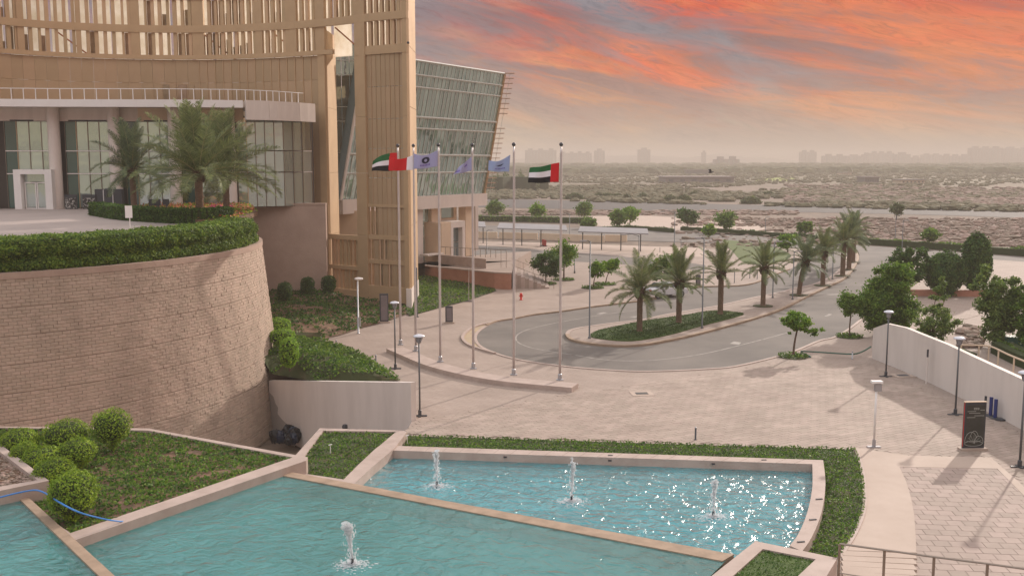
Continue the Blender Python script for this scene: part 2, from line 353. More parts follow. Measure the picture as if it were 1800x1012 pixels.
def leafcloud(C, size, name, m, normals=None, jitter=.8, parent=None, local=False, kind=None, aspect=.6):
    """C: N x 3 centres -> N small quads"""
    C = np.asarray(C, float); n = len(C)
    d = RNG.normal(size=(n, 3))
    if normals is not None: d = np.asarray(normals) + d*jitter
    d /= np.linalg.norm(d, axis=1, keepdims=True) + 1e-9
    a = np.cross(d, RNG.normal(size=(n, 3))); a /= np.linalg.norm(a, axis=1, keepdims=True) + 1e-9
    b = np.cross(d, a); s = (size*RNG.uniform(.6, 1.3, (n, 1))); a *= s*.5; b *= s*.5*aspect
    V = np.stack([C-a, C-b, C+a, C+b], 1).reshape(-1, 3)
    return put(name, rawquads(name, V, m), parent, local, kind)
def rawquads(name, V, m):
    n = len(V)//4; me = bpy.data.meshes.new(name)
    me.vertices.add(n*4); me.vertices.foreach_set('co', V.astype(np.float32).ravel())
    me.loops.add(n*4); me.loops.foreach_set('vertex_index', np.arange(n*4, dtype=np.int32))
    me.polygons.add(n); me.polygons.foreach_set('loop_start', np.arange(0, n*4, 4, dtype=np.int32)); me.polygons.foreach_set('loop_total', np.full(n, 4, np.int32))
    me.materials.append(m); me.update(calc_edges=True); return me
def inpoly(x, y, poly):
    c = False; n = len(poly); j = n-1
    for i in range(n):
        xi, yi = poly[i][0], poly[i][1]; xj, yj = poly[j][0], poly[j][1]
        if (yi > y) != (yj > y) and x < (xj-xi)*(y-yi)/(yj-yi)+xi: c = not c
        j = i
    return c
def inpoly_np(X, Y, poly):
    c = np.zeros(len(X), bool); n = len(poly); j = n-1
    for i in range(n):
        xi, yi = poly[i][0], poly[i][1]; xj, yj = poly[j][0], poly[j][1]
        if yi != yj:
            k = ((yi > Y) != (yj > Y)) & (X < (xj-xi)*(Y-yi)/(yj-yi)+xi); c ^= k
        j = i
    return c
def fbm(X, Y, s=1.0, seed=0.0):
    X = X*s+seed*3.1; Y = Y*s-seed*1.7
    return (np.sin(X*1.3+1.7*np.sin(Y*.9+seed)) + np.sin(Y*1.9+1.3*np.sin(X*1.1)) + .6*np.sin(X*3.1+Y*2.3+2*np.sin(X*1.9)) + .5*np.sin(Y*4.7-X*3.3))/3.1
def smoothpath(pts, k=6):
    P = [Vector(p) for p in pts]; out = []
    for i in range(len(P)-1):
        p0, p1, p2, p3 = P[max(i-1, 0)], P[i], P[i+1], P[min(i+2, len(P)-1)]
        for j in range(k):
            t = j/k; out.append(.5*((2*p1) + (p2-p0)*t + (2*p0-5*p1+4*p2-p3)*t*t + (3*p1-p0-3*p2+p3)*t**3))
    out.append(P[-1]); return out
def offset_path(path, w):
    L_, R_ = [], []
    for i, p in enumerate(path):
        t = path[min(i+1, len(path)-1)] - path[max(i-1, 0)]; t.z = 0; t.normalize(); n = Vector((-t.y, t.x, 0))
        L_.append(p + n*w/2); R_.append(p - n*w/2)
    return L_, R_
def ribbon(mb, path, w, z0, z1):
    """strip of width w along path with top z1 (0 thickness when z0 is None)"""
    A, B = offset_path(path, w); n = len(path)
    if z0 is None:
        vs = [(p.x, p.y, z1) for p in A] + [(p.x, p.y, z1) for p in B]
        mb.add(vs, [(n+i, n+i+1, i+1, i) for i in range(n-1)]); return
    vs = [(p.x, p.y, z1) for p in A] + [(p.x, p.y, z1) for p in B] + [(p.x, p.y, z0) for p in A] + [(p.x, p.y, z0) for p in B]
    fs = []
    for i in range(n-1):
        fs += [(n+i, n+i+1, i+1, i), (i, i+1, 2*n+i+1, 2*n+i), (n+i+1, n+i, 3*n+i, 3*n+i+1)]
    fs += [(0, 2*n, 3*n, n), (n-1, 2*n-1, 4*n-1, 3*n-1)]
    mb.add(vs, fs)

# ------------------------------------------------------------------ ground, plaza, roads
P3_OUT = smoothpath(GL([(1503, 787), (1513, 815), (1519, 850), (1519, 895), (1503, 938), (1478, 978), (1440, 1050)]), 4)
YB = 62.0
mb = MB(); mb.sheet([(-5000, 62, -.05), (5000, 62, -.05), (5000, 6200, -.05), (-5000, 6200, -.05)])
mb.sheet([(26, -60, -.05), (5000, -60, -.05), (5000, 62, -.05), (26, 62, -.05)])
mb.sheet([(-5000, -60, -4.2), (26, -60, -4.2), (26, 62, -4.2), (-5000, 62, -4.2)])
mb.add([(-5000, 62, -4.2), (26, 62, -4.2), (26, 62, -.05), (-5000, 62, -.05)], [(0, 1, 2, 3)])
def sandmat():
    m = M_SAND; nt = m.node_tree; N = nt.nodes.new; L = nt.links.new; b = nt.nodes['Principled BSDF']
    src = b.inputs['Base Color'].links[0].from_socket
    tc = N('ShaderNodeTexCoord'); n = N('ShaderNodeTexNoise'); n.inputs['Scale'].default_value = .35; n.inputs['Detail'].default_value = 8; n.inputs['Roughness'].default_value = .75
    L(tc.outputs['Object'], n.inputs['Vector'])
    r = N('ShaderNodeValToRGB'); r.color_ramp.elements[0].position = .38; r.color_ramp.elements[0].color = (.55, .55, .55, 1); r.color_ramp.elements[1].position = .6; r.color_ramp.elements[1].color = (1.1, 1.08, 1.05, 1)
    L(n.outputs['Fac'], r.inputs[0])
    # far vegetated flats: greener, darker patches
    n3 = N('ShaderNodeTexNoise'); n3.inputs['Scale'].default_value = .006; n3.inputs['Detail'].default_value = 6; L(tc.outputs['Object'], n3.inputs['Vector'])
    sep = N('ShaderNodeSeparateXYZ'); L(tc.outputs['Object'], sep.inputs[0])
    mr = N('ShaderNodeMapRange'); mr.inputs[1].default_value = 380; mr.inputs[2].default_value = 900; L(sep.outputs['Y'], mr.inputs[0])
    add = N('ShaderNodeMath'); add.operation = 'MULTIPLY_ADD'; L(n3.outputs['Fac'], add.inputs[0]); add.inputs[1].default_value = 1.2; L(mr.outputs[0], add.inputs[2])
    rr = N('ShaderNodeMapRange'); rr.inputs[1].default_value = .8; rr.inputs[2].default_value = 1.25; L(add.outputs[0], rr.inputs[0])
    mx = N('ShaderNodeMix'); mx.data_type = 'RGBA'; mx.blend_type = 'MULTIPLY'; mx.inputs[0].default_value = 1; L(src, mx.inputs[6]); L(r.outputs[0], mx.inputs[7])
    mx2 = N('ShaderNodeMix'); mx2.data_type = 'RGBA'; L(rr.outputs[0], mx2.inputs[0]); L(mx.outputs[2], mx2.inputs[6]); mx2.inputs[7].default_value = (.155, .135, .085, 1)
    L(mx2.outputs[2], b.inputs['Base Color'])
sandmat()
struct(mb.build('ground', M_SAND))

WW_R = G(723, 740, 0); WW_L = Vector((-15.35, 61.6, 0))        # white wall ends
plaza_poly = ([tuple(G(712, 762)), tuple(WW_R+Vector((.03,-.02,0))), tuple(WW_R+Vector((.16, .14, 0)))] + [tuple(WW_R.lerp(WW_L, .6)+Vector((.2, .2, 0))), (-10.5, 63), (-14.2, 70)] + [(-15.0, 80), (-26, 100), (-26, 150), (60, 150), (75, 120)]
              + [tuple(G(1700, 560)), tuple(G(1560, 570)), tuple(G(1540, 628)), tuple(G(1810, 770)), (34, 20), (12, 20)]
              + [tuple(p) for p in P3_OUT[::-1]])
mb = MB(); mb.prism([(p[0], p[1]) for p in plaza_poly], -4.1, 0.0)
plaza = struct(mb.build('plaza', [MP]))

ASPH = smoothpath(GL([(1388, 474), (1352, 487), (1330, 497), (1299, 503), (1234, 505), (1203, 510), (1150, 526), (1100, 533), (1036, 541), (989, 548), (940, 554), (904, 561), (873, 566), (850, 576),
        (836, 590), (842, 607), (870, 621), (905, 631), (945, 638), (1000, 645), (1060, 650), (1120, 653), (1180, 652), (1240, 649), (1294, 644), (1374, 625), (1408, 613), (1441, 599), (1472, 591),
        (1510, 565), (1545, 530), (1570, 500), (1590, 474)]), 4)
asph_far = GL([(1612, 458), (1700, 453), (1830, 462), (1830, 454), (1700, 444), (1600, 437), (1510, 431), (1478, 428), (1440, 445), (1405, 462)])
mb = MB(); mb.sheet([(p.x, p.y, .006) for p in ASPH + asph_far]); road = struct(mb.build('road', [M_ASPH]))
mb = MB(); ribbon(mb, ASPH[40:118], .22, 0, .05); 
k = struct(mb.build('kerb', M_CURB))
mb = MB(); ribbon(mb, ASPH[:52], .2, 0, .13); struct(mb.build('kerb', M_CURBD))
tan_edge = smoothpath(GL([(873, 566), (838, 574), (820, 584), (813, 595), (822, 606), (842, 614), (870, 622)]), 5)
mb = MB(); mb.sheet([(p.x, p.y, .010) for p in tan_edge + [ASPH[i] for i in range(64, 47, -1)]]); struct(mb.build('road_edge', M_TAN))
mb = MB(); ribbon(mb, tan_edge, .22, 0, .12); struct(mb.build('kerb', M_CURB))
# painted markings
def mark(pts, w, k=6):
    mb = MB(); ribbon(mb, smoothpath(GL(pts), k), w, None, .012); return struct(mb.build('road_marking', M_PAINT))
mark([(1120, 545), (1060, 553), (985, 566), (935, 577), (910, 588), (909, 600), (930, 610), (970, 618), (1010, 624)], .12)
mark([(1000, 622), (1060, 632), (1120, 634), (1180, 630), (1240, 621), (1300, 607), (1350, 594), (1390, 583)], .13)
mark([(1452, 556), (1460, 552)], .3); mark([(1455, 518), (1480, 517)], .5); mark([(1052, 552), (1065, 549)], .5); mark([(1111, 558), (1125, 555)], .5)
mb = MB(); q = GL([(1283, 604), (1290, 600), (1303, 602), (1299, 606)]); mb.sheet([(p.x, p.y, .012) for p in q]); struct(mb.build('road_marking', M_PAINT))

MED_R = [(997, 590), (1002, 597), (1020, 603), (1069, 609), (1127, 608), (1197, 595.5), (1263, 579), (1330, 560), (1374, 544.5), (1419, 522), (1457, 504), (1486, 489), (1503, 467), (1508, 453), (1503, 441)]
MED_L = [(1496, 441), (1487, 458), (1477, 475), (1459, 489), (1430, 502), (1397, 509), (1374, 515.5), (1330, 524.5), (1272, 538), (1237, 544.5), (1180, 554), (1130, 564.5), (1075, 571), (1010, 581), (997, 590)]
med = smoothpath(GL(MED_R), 4) + smoothpath(GL(MED_L), 4)[:-1]
mb = MB(); mb.prism([(p.x, p.y) for p in med], 0, .14); struct(mb.build('median_island', MP))
mb = MB(); ribbon(mb, smoothpath(GL(MED_R), 4), .3, 0, .165); struct(mb.build('kerb', M_CURBD))
mb = MB(); ribbon(mb, smoothpath(GL(MED_L), 4), .3, 0, .165); struct(mb.build('kerb', M_CURB))
# far service road beyond the plaza, car park surfaces, highway
def flat(name, pts, z, m, k=0):
    P = GL(pts) if not k else smoothpath(GL(pts), k)
    mb = MB(); mb.sheet([(p.x, p.y, z) for p in P]); return struct(mb.build(name, m))
flat('service_road', [(700, 446), (840, 431), (960, 440), (1060, 448), (1200, 460), (1240, 466), (1240, 476), (1060, 462), (960, 458), (840, 452), (700, 468)], .008, M_ASPH)
flat('service_road', [(700, 408), (850, 414), (1000, 420), (1140, 424), (1300, 428), (1480, 442), (1480, 436), (1310, 412), (1140, 404), (1000, 400), (850, 396), (700, 392)], .008, M_ASPH)
flat('parking_lot', [(1032, 380), (1140, 379), (1236, 385), (1300, 386), (1342, 400), (1372, 410), (1300, 414), (1180, 407), (1030, 396)], .008, M_LIGHTCON)
flat('pavement', [(836, 424), (1000, 428), (1240, 436), (1250, 452), (1060, 444), (840, 431)], .006, M_LIGHTCON)
flat('highway', [(-200, 333), (500, 343), (860, 349), (1140, 356), (1420, 362), (1650, 368), (1830, 374), (2300, 392), (2300, 405), (1830, 384), (1650, 378), (1420, 373), (1140, 370), (840, 364), (-200, 352)], .0, M_ASPHD)
flat('far_lawn', [(1268, 421), (1310, 425), (1366, 436), (1390, 448), (1380, 458), (1350, 464), (1310, 463), (1292, 447)], .012, M_LAWN2, 3)
flat('sand_court', [(1540, 628), (1600, 480), (1850, 470), (1990, 640), (1850, 790)], -.02, MP)

# ------------------------------------------------------------------ pavers
def pavers(name, poly, w, h, rot, z, mats, nsingle=300, gap=.014, thick=.02, run=.5, parent=None, anyin=False):
    P = [(p.x, p.y) for p in poly]; c, s_ = cos(rot), sin(rot)
    loc = [(x*c+y*s_, -x*s_+y*c) for x, y in P]
    x0, x1 = min(p[0] for p in loc), max(p[0] for p in loc); y0, y1 = min(p[1] for p in loc), max(p[1] for p in loc)
    cells = []
    for j in range(int((y1-y0)/h)+1):
        for i in range(-1, int((x1-x0)/w)+1):
            X = x0+(i+.5+(run if j % 2 else 0))*w; Y = y0+(j+.5)*h
            wx, wy = X*c-Y*s_, X*s_+Y*c
            ok = (any if anyin else all)(inpoly(wx+(dx*c-dy*s_), wy+(dx*s_+dy*c), P) for dx in (-w/2, w/2) for dy in (-h/2, h/2))
            if ok: cells.append((wx*wx+wy*wy, wx, wy))
    def vis(t):
        u = 900+F*t[1]/(t[2]*cp+13*sp); v = HZ+F*13/t[2]*.985; return -10 < u < 1810 and v < 1020
    cells.sort(key=lambda t: (not vis(t), t[0])); ang = rot
    variants = []
    for k in range(4):
        m = MB(); m.box((0, 0, 0), (w-gap, h-gap, thick)); variants.append(m.mesh(name, mats[0]))
    for d, x, y in cells[:nsingle]:
        o = put(name, random.choice(variants), parent); o.location = (x, y, z+random.uniform(-.002, .003)); o.rotation_euler = (random.uniform(-.003, .003), random.uniform(-.003, .003), ang)
    m = MB()
    for d, x, y in cells[nsingle:]: m.box((x, y, z+random.uniform(-.002, .003)), (w-gap, h-gap, thick), ang)
    if m.v: put(name, m.mesh(name, mats[1]), parent, kind='stuff')
# joint bed sheets are the plaza itself; pavers stand 1-2 cm proud
main_poly = GL([(745, 740), (1010, 692), (1290, 652), (1378, 636), (1522, 642), (1592, 676), (1785, 766), (1850, 800), (1850, 880), (1742, 801), (1598, 798), (1503, 784), (718, 760)])
pavers('paver', main_poly, .62, .31, R(28), .004, (M_PAVER1, M_PAVER), 300, parent=plaza, anyin=True)
panel_curve = [(1581, 821), (1592, 845), (1600, 870), (1607, 905), (1610, 950), (1611, 1060)]
band = GL([(1503, 787), (1598, 801), (1742, 804), (1850, 900), (1850, 922), (1753, 824)] + panel_curve + [(1440, 1060)]) + P3_OUT[::-1][:-1]
mb = MB(); mb.prism([(p.x, p.y) for p in band], -.01, .024); struct(mb.build('concrete_path', M_LIGHTCON))
panel = GL([(1753, 824), (1850, 922), (1850, 1060)] + panel_curve[::-1])
mb = MB(); mb.sheet([(p.x, p.y, .004) for p in panel]); pj = struct(mb.build('paving_panel', M_JOINT))
pavers('paving_slab', panel, .56, .52, R(-6), .006, (M_SLAB1, M_PAVER), 300, parent=pj, run=.5, thick=.016, anyin=True, gap=.02)
for (u, v), lab in (((1128, 692), 'square manhole cover in pale concrete surround on the open plaza'), ((1587, 660), 'dark drain cover in the paving beside the long white wall')):
    p = G(u, v); t = empty('manhole_cover', p, lab, 'manhole cover')
    m = MB(); m.box((0, 0, .018), (1.25, 1.1, .03), .1); m.build('surround', M_LIGHTCON, t, local=True)
    m = MB(); m.box((0, 0, .036), (.7, .5, .012), .1); m.build('lid', M_DARK if u > 1500 else M_ASPHD, t, local=True)

# ------------------------------------------------------------------ pools and planters
ZA, ZAC, ZB, ZBC, ZC, ZCC = .05, .40, .68, .72, 1.10, 1.16
A_out = GL([(697, 783), (1447, 808)], ZAC) + smoothpath(GL([(1447, 808), (1451, 850), (1444, 900), (1427, 943), (1410, 968)], ZAC), 4)[1:]
A_in = GL([(688, 791), (1428, 815)], ZAC) + smoothpath(GL([(1428, 815), (1428, 855), (1419, 900), (1403, 938), (1388, 958)], ZAC), 4)[1:]
weir_far = [G(480, 823, ZBC), G(1290, 973.5, ZBC)]; weir_near = [G(466, 829, ZBC), G(1270, 985, ZBC)]
# water and floors as generous polygons hidden under the copings
pool_a = [A_in[0] + Vector((-.15, .05, 0))] + A_in[1:] + [G(1340, 990, ZA), weir_far[1].lerp(weir_near[1], .3), weir_far[0].lerp(weir_near[0], .3).lerp(weir_far[1], .08)]
mb = MB(); mb.sheet([(p.x, p.y, ZA) for p in pool_a]); struct(mb.build('pool_water', M_WATER))
mb = MB(); mb.sheet([(p.x, p.y, -.55) for p in pool_a]); struct(mb.build('pool_floor', M_POOL))
pool_b = [weir_far[0].lerp(weir_near[0], .6), weir_far[1].lerp(weir_near[1], .6), G(1180, 1080, ZB), G(200, 1200, ZB), G(100, 948, ZB), G(118, 936, ZB), G(505, 812, ZB)]
mb = MB(); mb.sheet([(p.x, p.y, ZB) for p in pool_b]); struct(mb.build('pool_water', M_WATERB))
mb = MB(); mb.sheet([(p.x, p.y, .1) for p in pool_b]); struct(mb.build('pool_floor', M_POOLB))
cr_l = [G(27, 869, ZCC), G(177, 1014, ZCC), G(290, 1130, ZCC)]; cr_r = [G(43, 867, ZCC), G(205, 1014, ZCC), G(330, 1130, ZCC)]
pool_c = [cr_r[0], cr_r[2], G(-200, 1130, ZC), G(-200, 868, ZC)]
mb = MB(); mb.sheet([(p.x, p.y, ZC) for p in pool_c]); struct(mb.build('pool_water', M_WATERB))
mb = MB(); mb.sheet([(p.x, p.y, .55) for p in pool_c]); struct(mb.build('pool_floor', M_POOLB))

pa = empty('pool_coping', G(1000, 790, .0), 'pale stone coping round the farthest fountain pool with curved right end', 'pool edge')
mb = MB(); mb.prism([(p.x, p.y) for p in A_out + A_in[::-1]], -.6, ZAC); cpn = mb.build('coping', M_CURB, pa)
for i in range(1, 24):      # joints in the coping
    m = MB()
    t = i/24; p = A_in[0].lerp(A_in[1], t); q = A_out[0].lerp(A_out[1], t); d = (q-p)
    m.box(((p.x+q.x)/2, (p.y+q.y)/2, ZAC), (.012, d.length, .006), atan2(d.y, d.x)-pi/2); m.build('joint', M_JOINT, pa)
for u in (888, 1072, 1254):    # spouts
    p = onwall(u, HZ+F*12.75/D(u, 797, 42.7).y*.99, A_in[0], A_in[1]); m = MB(); m.box((p.x, p.y-.02, .27), (.14, .06, .06)); m.build('spout', M_DARK, pa)
for u, v in ((948, 790), (1073, 800), (1343, 808)):
    p = G(u, v, ZAC); m = MB(); m.box((p.x, p.y, ZAC+.012), (.2, .08, .02)); m.build('recessed_light', M_DARK, pa)
for u, v in ((1440, 877), (1429, 913), (1408, 952)):
    p = G(u, v, ZAC); m = MB(); m.box((p.x, p.y, ZAC+.015), (.26, .07, .03), .2); m.build('bracket', M_DARK, pa)

wb = empty('pool_weir', G(900, 905, 0), 'long straight tan weir wall between the middle pool and the far pool', 'pool wall')
mb = MB(); mb.prism([(p.x, p.y) for p in (weir_far[0], weir_far[1], weir_near[1], weir_near[0])], -.6, ZBC); mb.build('wall', M_CURBD, wb)
wc = empty('pool_weir', G(120, 940, 0), 'short tan weir wall of the highest pool at the bottom left', 'pool wall')
mb = MB(); mb.prism([(p.x, p.y) for p in cr_l + cr_r[::-1]], .0, ZCC); mb.build('wall', M_CURBD, wc)

def leafbed(name, poly, zfun, dens, size, m, thr=-9, kind='stuff', parent=None, hgt=.12, label=None, cat=None, fs=1.0, jitter=.9, up=(0, -.25, 1)):
    P = [(p.x, p.y) for p in poly]; xs = [p[0] for p in P]; ys = [p[1] for p in P]
    A = (max(xs)-min(xs))*(max(ys)-min(ys)); n = int(A*dens)
    X = RNG.uniform(min(xs), max(xs), n); Y = RNG.uniform(min(ys), max(ys), n)
    k = inpoly_np(X, Y, P); X, Y = X[k], Y[k]
    f = fbm(X, Y, fs, 1.3)+.5*fbm(X, Y, fs*3.1, 2.2); k = f > thr + RNG.normal(0, .15, len(X)); X, Y, f = X[k], Y[k], f[k]
    Z = zfun(X, Y) + hgt*(.5+.5*fbm(X, Y, 3.7, .4)) * RNG.uniform(.3, 1.1, len(X))
    nm = np.tile(np.array(up, float), (len(X), 1)) + np.stack([fbm(X, Y, 4, 3), fbm(X, Y, 4, 5), np.zeros(len(X))], 1)*.8
    o = leafcloud(np.stack([X, Y, Z], 1), size, name, m, nm, jitter, parent, kind=kind)
    if label: tag(o, label, cat)
    return o
def planter(label, outer, inner, zt, zsoil, dens, size, leafm, thr, soilm=M_MULCH, hgt=.12, zb=-4.1, curbm=None, loc=None):
    t = empty('planter', loc or outer[0], label, 'planter')
    mb = MB(); n = len(outer)
    O = [(p.x, p.y) for p in outer]; I = [(p.x, p.y) for p in inner]
    zi = zt if callable(zt) else (lambda p: zt)
    vs = [(x, y, zi((x, y))) for x, y in O] + [(x, y, zi((x, y))) for x, y in I] + [(x, y, zb) for x, y in O] + [(x, y, zi((x, y))-.3) for x, y in I]
    fs = []
    for i in range(n):
        j = (i+1) % n; fs += [(i, j, n+j, n+i), (i, 2*n+i, 2*n+j, j), (n+i, n+j, 3*n+j, 3*n+i)]
    mb.add(vs, fs); mb.build('curb', curbm or M_CURB, t)
    m = MB(); m.sheet([(x, y, zsoil) for x, y in I]); m.build('soil', soilm, t)
    leafbed('groundcover', inner, lambda X, Y: np.full(len(X), zsoil), dens, size, leafm, thr, parent=t, hgt=hgt)
    return t
# P1: big planter on the left
Z1 = 1.0
p1o = GL([(-60, 748), (262, 752.5), (541, 803), (538, 809), (133, 948), (60, 900), (-60, 850)], Z1)
p1i = GL([(-58, 750), (260, 756), (514, 803), (512, 804), (124, 936), (66, 896), (-55, 850)], Z1)
planter('large planter of patchy groundcover between block wall and middle pool', p1o, p1i, Z1, .88, 210, .13, M_LGRASS, -.58, M_SOIL, .16)
# P2: small planter in the middle
p2o = GL([(519, 800), (562, 752), (706, 756), (716, 758), (696, 784), (689, 791), (652, 822), (622, 850), (530, 838)], .45)
p2i = GL([(536, 800), (568, 756.5), (696, 758), (694, 760), (668, 782), (660, 788), (632, 814), (604, 842), (536, 832)], .45)
planter('small planter of dense green groundcover between two stone curbs beside the white wall', p2o, p2i, .45, .36, 130, .12, M_LGRASS, -.9)
# P3: strip outside the far pool
p3o = GL([(712, 763), (1503, 787)], .1) + [Vector((p.x, p.y, .1)) for p in P3_OUT[1:-3]]
p3i = [Vector((p.x, p.y, .1)) for p in A_out]
t = empty('planting_strip', G(1475, 900, 0), 'green planting strip wrapping round the outside of the far pool coping', 'plant bed')
mb = MB(); ribbon(mb, p3o, .16, -.3, .06); mb.build('edging', M_CURB, t)
mb = MB(); mb.sheet([(p.x, p.y, .03) for p in p3o + p3i[::-1]]); mb.build('soil', M_MULCH, t)
leafbed('groundcover', p3o + p3i[::-1], lambda X, Y: np.full(len(X), .04), 230, .10, M_LGRASS, -1.3, parent=t, hgt=.16)
# P4: bottom planter with pink faces
p4o = GL([(1328, 951), (1462, 985), (1474, 978), (1440, 1030), (1420, 1080), (1180, 1080), (1250, 1012)], .9)
p4o = GL([(1328, 950), (1472, 980), (1436, 1040), (1400, 1100), (1150, 1100), (1250, 1012)], .9)
p4i = GL([(1341, 964), (1434, 982), (1402, 1012), (1372, 1060), (1235, 1060), (1290, 1010)], .9)
planter('pale stone planter of clipped turf in front of the far pool by the handrail', p4o, p4i, .9, .84, 220, .07, M_LDARK, -9, M_LAWN, .06)
# P5: gravel box bottom left
t = empty('gravel_box', G(40, 850, 1.6), 'stone box filled with rubble beside the highest pool', 'planter')
p5o = GL([(-120, 690), (86, 844), (-20, 866), (-200, 905)], 1.62); p5i = GL([(-118, 706), (66, 843), (-20, 858), (-190, 890)], 1.62)
mb = MB(); n = 4; vs = [tuple(p) for p in p5o] + [tuple(p) for p in p5i] + [(p.x, p.y, .3) for p in p5o] + [(p.x, p.y, 1.3) for p in p5i]; fs = []
for i in range(4): j = (i+1) % 4; fs += [(i, j, 4+j, 4+i), (i, 8+i, 8+j, j), (4+i, 4+j, 12+j, 12+i)]
mb.add(vs, fs); mb.build('curb', M_CURB, t)
mb = MB(); mb.sheet([(p.x, p.y, 1.45) for p in p5i]); mb.build('soil', M_SOIL, t)
m = MB()
for _ in range(900):
    p = G(random.uniform(-20, 80), random.uniform(770, 862), 1.47)
    if inpoly(p.x, p.y, [(q.x, q.y) for q in p5i]): r_ = random.uniform(.02, .09); m.blob(p, (r_*1.4, r_, r_*.7), 5, 3, .3)
put('rubble', m.mesh('rubble', M_ROCK), t, kind='stuff')
# blue hose
m = MB(); m.tube(smoothpath([G(-10, 876, 1.64), G(30, 866, 1.66), G(58, 861, 1.66), G(72, 863, 1.67), G(86, 870, 1.80), G(104, 882, 1.95), G(135, 898, 1.82), G(168, 908, 1.48), G(205, 915, 1.12), G(240, 915, .75), G(290, 905, .70)], 6), .028, 6)
tag(m.build('hose', M_BLUE), 'bright blue hose running over the rubble box and planter curb into the pool', 'hose')
# small sprinklers / white spikes in the beds
for (u, v, z), lab in (((581, 797, .4), 'small white sprinkler head in the planter beside the white wall'), ((716, 780, .05), 'small white sprinkler head at the left end of the pool planting strip')):
    p = G(u, v, z); t = empty('sprinkler', p, lab, 'sprinkler'); m = MB(); m.tube([(0, 0, 0), (0, 0, .35)], .02, 6); m.build('riser', M_WHITE2, t, local=True)
    m = MB(); m.tube([(-.07, 0, .38), (.07, 0, .42)], .03, 6); m.build('nozzle', M_WHITE2, t, local=True)

# fountains
def fountain(u, v, vt, w, z, lab, lean=0):
    p = G(u, v, z); top = D(u, vt, p.y).z - z; t = empty('fountain', p, lab, 'fountain', 'fountain jets in the pools')
    m = MB(); m.tube([(-.03, 0, -.1), (0, 0, .22)], .045, 8); m.build('nozzle', M_DARK, t, local=True)
    m = MB(); n = 30
    for s_ in range(4):
        path = []; rad = []; ox, oy = random.uniform(-.10, .10), random.uniform(-.06, .06); hh = top*random.uniform(.86, 1)
        for i in range(n):
            a = i/(n-1); path.append((ox*a*w+random.uniform(-.012, .012)+lean*a, oy*a+random.uniform(-.012, .012), .2+a*(hh-.2))); rad.append((.012+.030*a+(.028 if a > .82 else 0))*random.uniform(.45, 1.5)*w)
        m.tube(path, rad, 6)
    for i in range(260):      # falling drops
        a = random.random()**.8; rr = abs(random.gauss(0, .055+.05*(1-a)))*w; an = random.uniform(0, 2*pi); q = random.uniform(.008, .022)
        m.blob((rr*cos(an)+lean*a, rr*sin(an), top*a*random.uniform(.9, 1.02)), (q, q, q*random.uniform(1, 3.5)), 4, 3, .3)
    m.build('water_jet', M_FOAM, t, smooth=True, local=True)
    m = MB()
    for i in range(420):
        rr = abs(random.gauss(0, .26)); an = random.uniform(0, 2*pi); s_ = random.uniform(.008, .028)
        m.blob((rr*1.3*cos(an), rr*sin(an), .005+random.uniform(0, .09)*max(0, 1-rr*2)), (s_*2.0, s_*1.2, s_*.5), 5, 3, .35)
    put('splash', m.mesh('splash', M_FOAM), t, True, kind='stuff'); return t
fountain(768, 855, 790, 1.1, ZA, 'short fountain jet nearest the stone curb in the far pool')
fountain(1005, 881, 804, 1.0, ZA, 'slim fountain jet in the middle of the far pool')
fountain(1254, 908, 842, 1.0, ZA, 'fountain jet near the curved right end of the far pool')
fountain(620, 992, 918, 1.5, ZB, 'tall foaming fountain jet in the nearest middle pool', -.1)

# ------------------------------------------------------------------ topiary, hedges
def superell(n, rx, ry, rz, e=2.0, egg=0.0, noise_=.05):
    d = RNG.normal(size=(n, 3)); d /= np.linalg.norm(d, axis=1, keepdims=True)
    k = (np.abs(d)**e).sum(1)**(-1/e); P = d*k[:, None]
    nr = np.sign(P)*np.abs(P)**(e-1); nr /= np.linalg.norm(nr, axis=1, keepdims=True)
    taper = 1 - egg*np.clip(-P[:, 2], 0, 1)
    P[:, 0] *= rx*taper; P[:, 1] *= ry*taper; P[:, 2] *= rz
    P += nr*(RNG.normal(0, noise_*min(rx, rz), (n, 1)) + .06*min(rx, rz)*fbm(P[:, 0]*4/rx, P[:, 2]*4/rz, 1, 3)[:, None])
    return P, nr
def topiary(u, vc, vb, pr, pz, z, lab, m=None, e=2.0, egg=.35, grp='clipped round shrubs in the planter', n=3000, ls=.085, nz=.06):
    b = G(u, vb, z); sc_ = b.y/F; rx = pr*sc_; rz = pz*sc_; c = D(u, vc, b.y)
    t = empty('clipped_tree' if 'garden' in grp else 'topiary_shrub', b, lab, 'tree' if 'garden' in grp else 'shrub', grp); cz = c.z-b.z
    P, nr = superell(n, rx, rx, rz, e, egg, nz); P += nr*(nz*1.2*rx*fbm(P[:, 0]*7/rx+P[:, 1]*5/rx, P[:, 2]*6/rz, 1, 2)+nz*.9*rx*fbm(P[:, 0]*2.5/rx, P[:, 2]*2.5/rz+P[:, 1]*2/rx, 1, 5))[:, None]; P[:, 2] += cz
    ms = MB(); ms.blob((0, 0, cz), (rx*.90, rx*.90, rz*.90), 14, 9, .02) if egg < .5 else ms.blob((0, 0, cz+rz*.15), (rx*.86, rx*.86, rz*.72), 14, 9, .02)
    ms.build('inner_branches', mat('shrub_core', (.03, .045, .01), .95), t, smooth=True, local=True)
    leafcloud(P, ls, 'foliage', m or M_LTOP, nr, .55, t, True)
    ms = MB(); ms.tube([(0, 0, -.25), (0, 0, max(cz-rz*.6, .1))], .05, 6); ms.build('trunk', M_BARK, t, local=True); return t
topiary(36, 778, 808, 33, 24, .88, 'round shrub at the photograph edge just above the rubble box corner')
topiary(46, 800, 828, 26, 22, .88, 'small clipped shrub tucked under the round one above the rubble box')
topiary(118, 764, 797, 40, 26, .88, 'wide oval clipped shrub against the block wall, left of the tall cone shaped one')
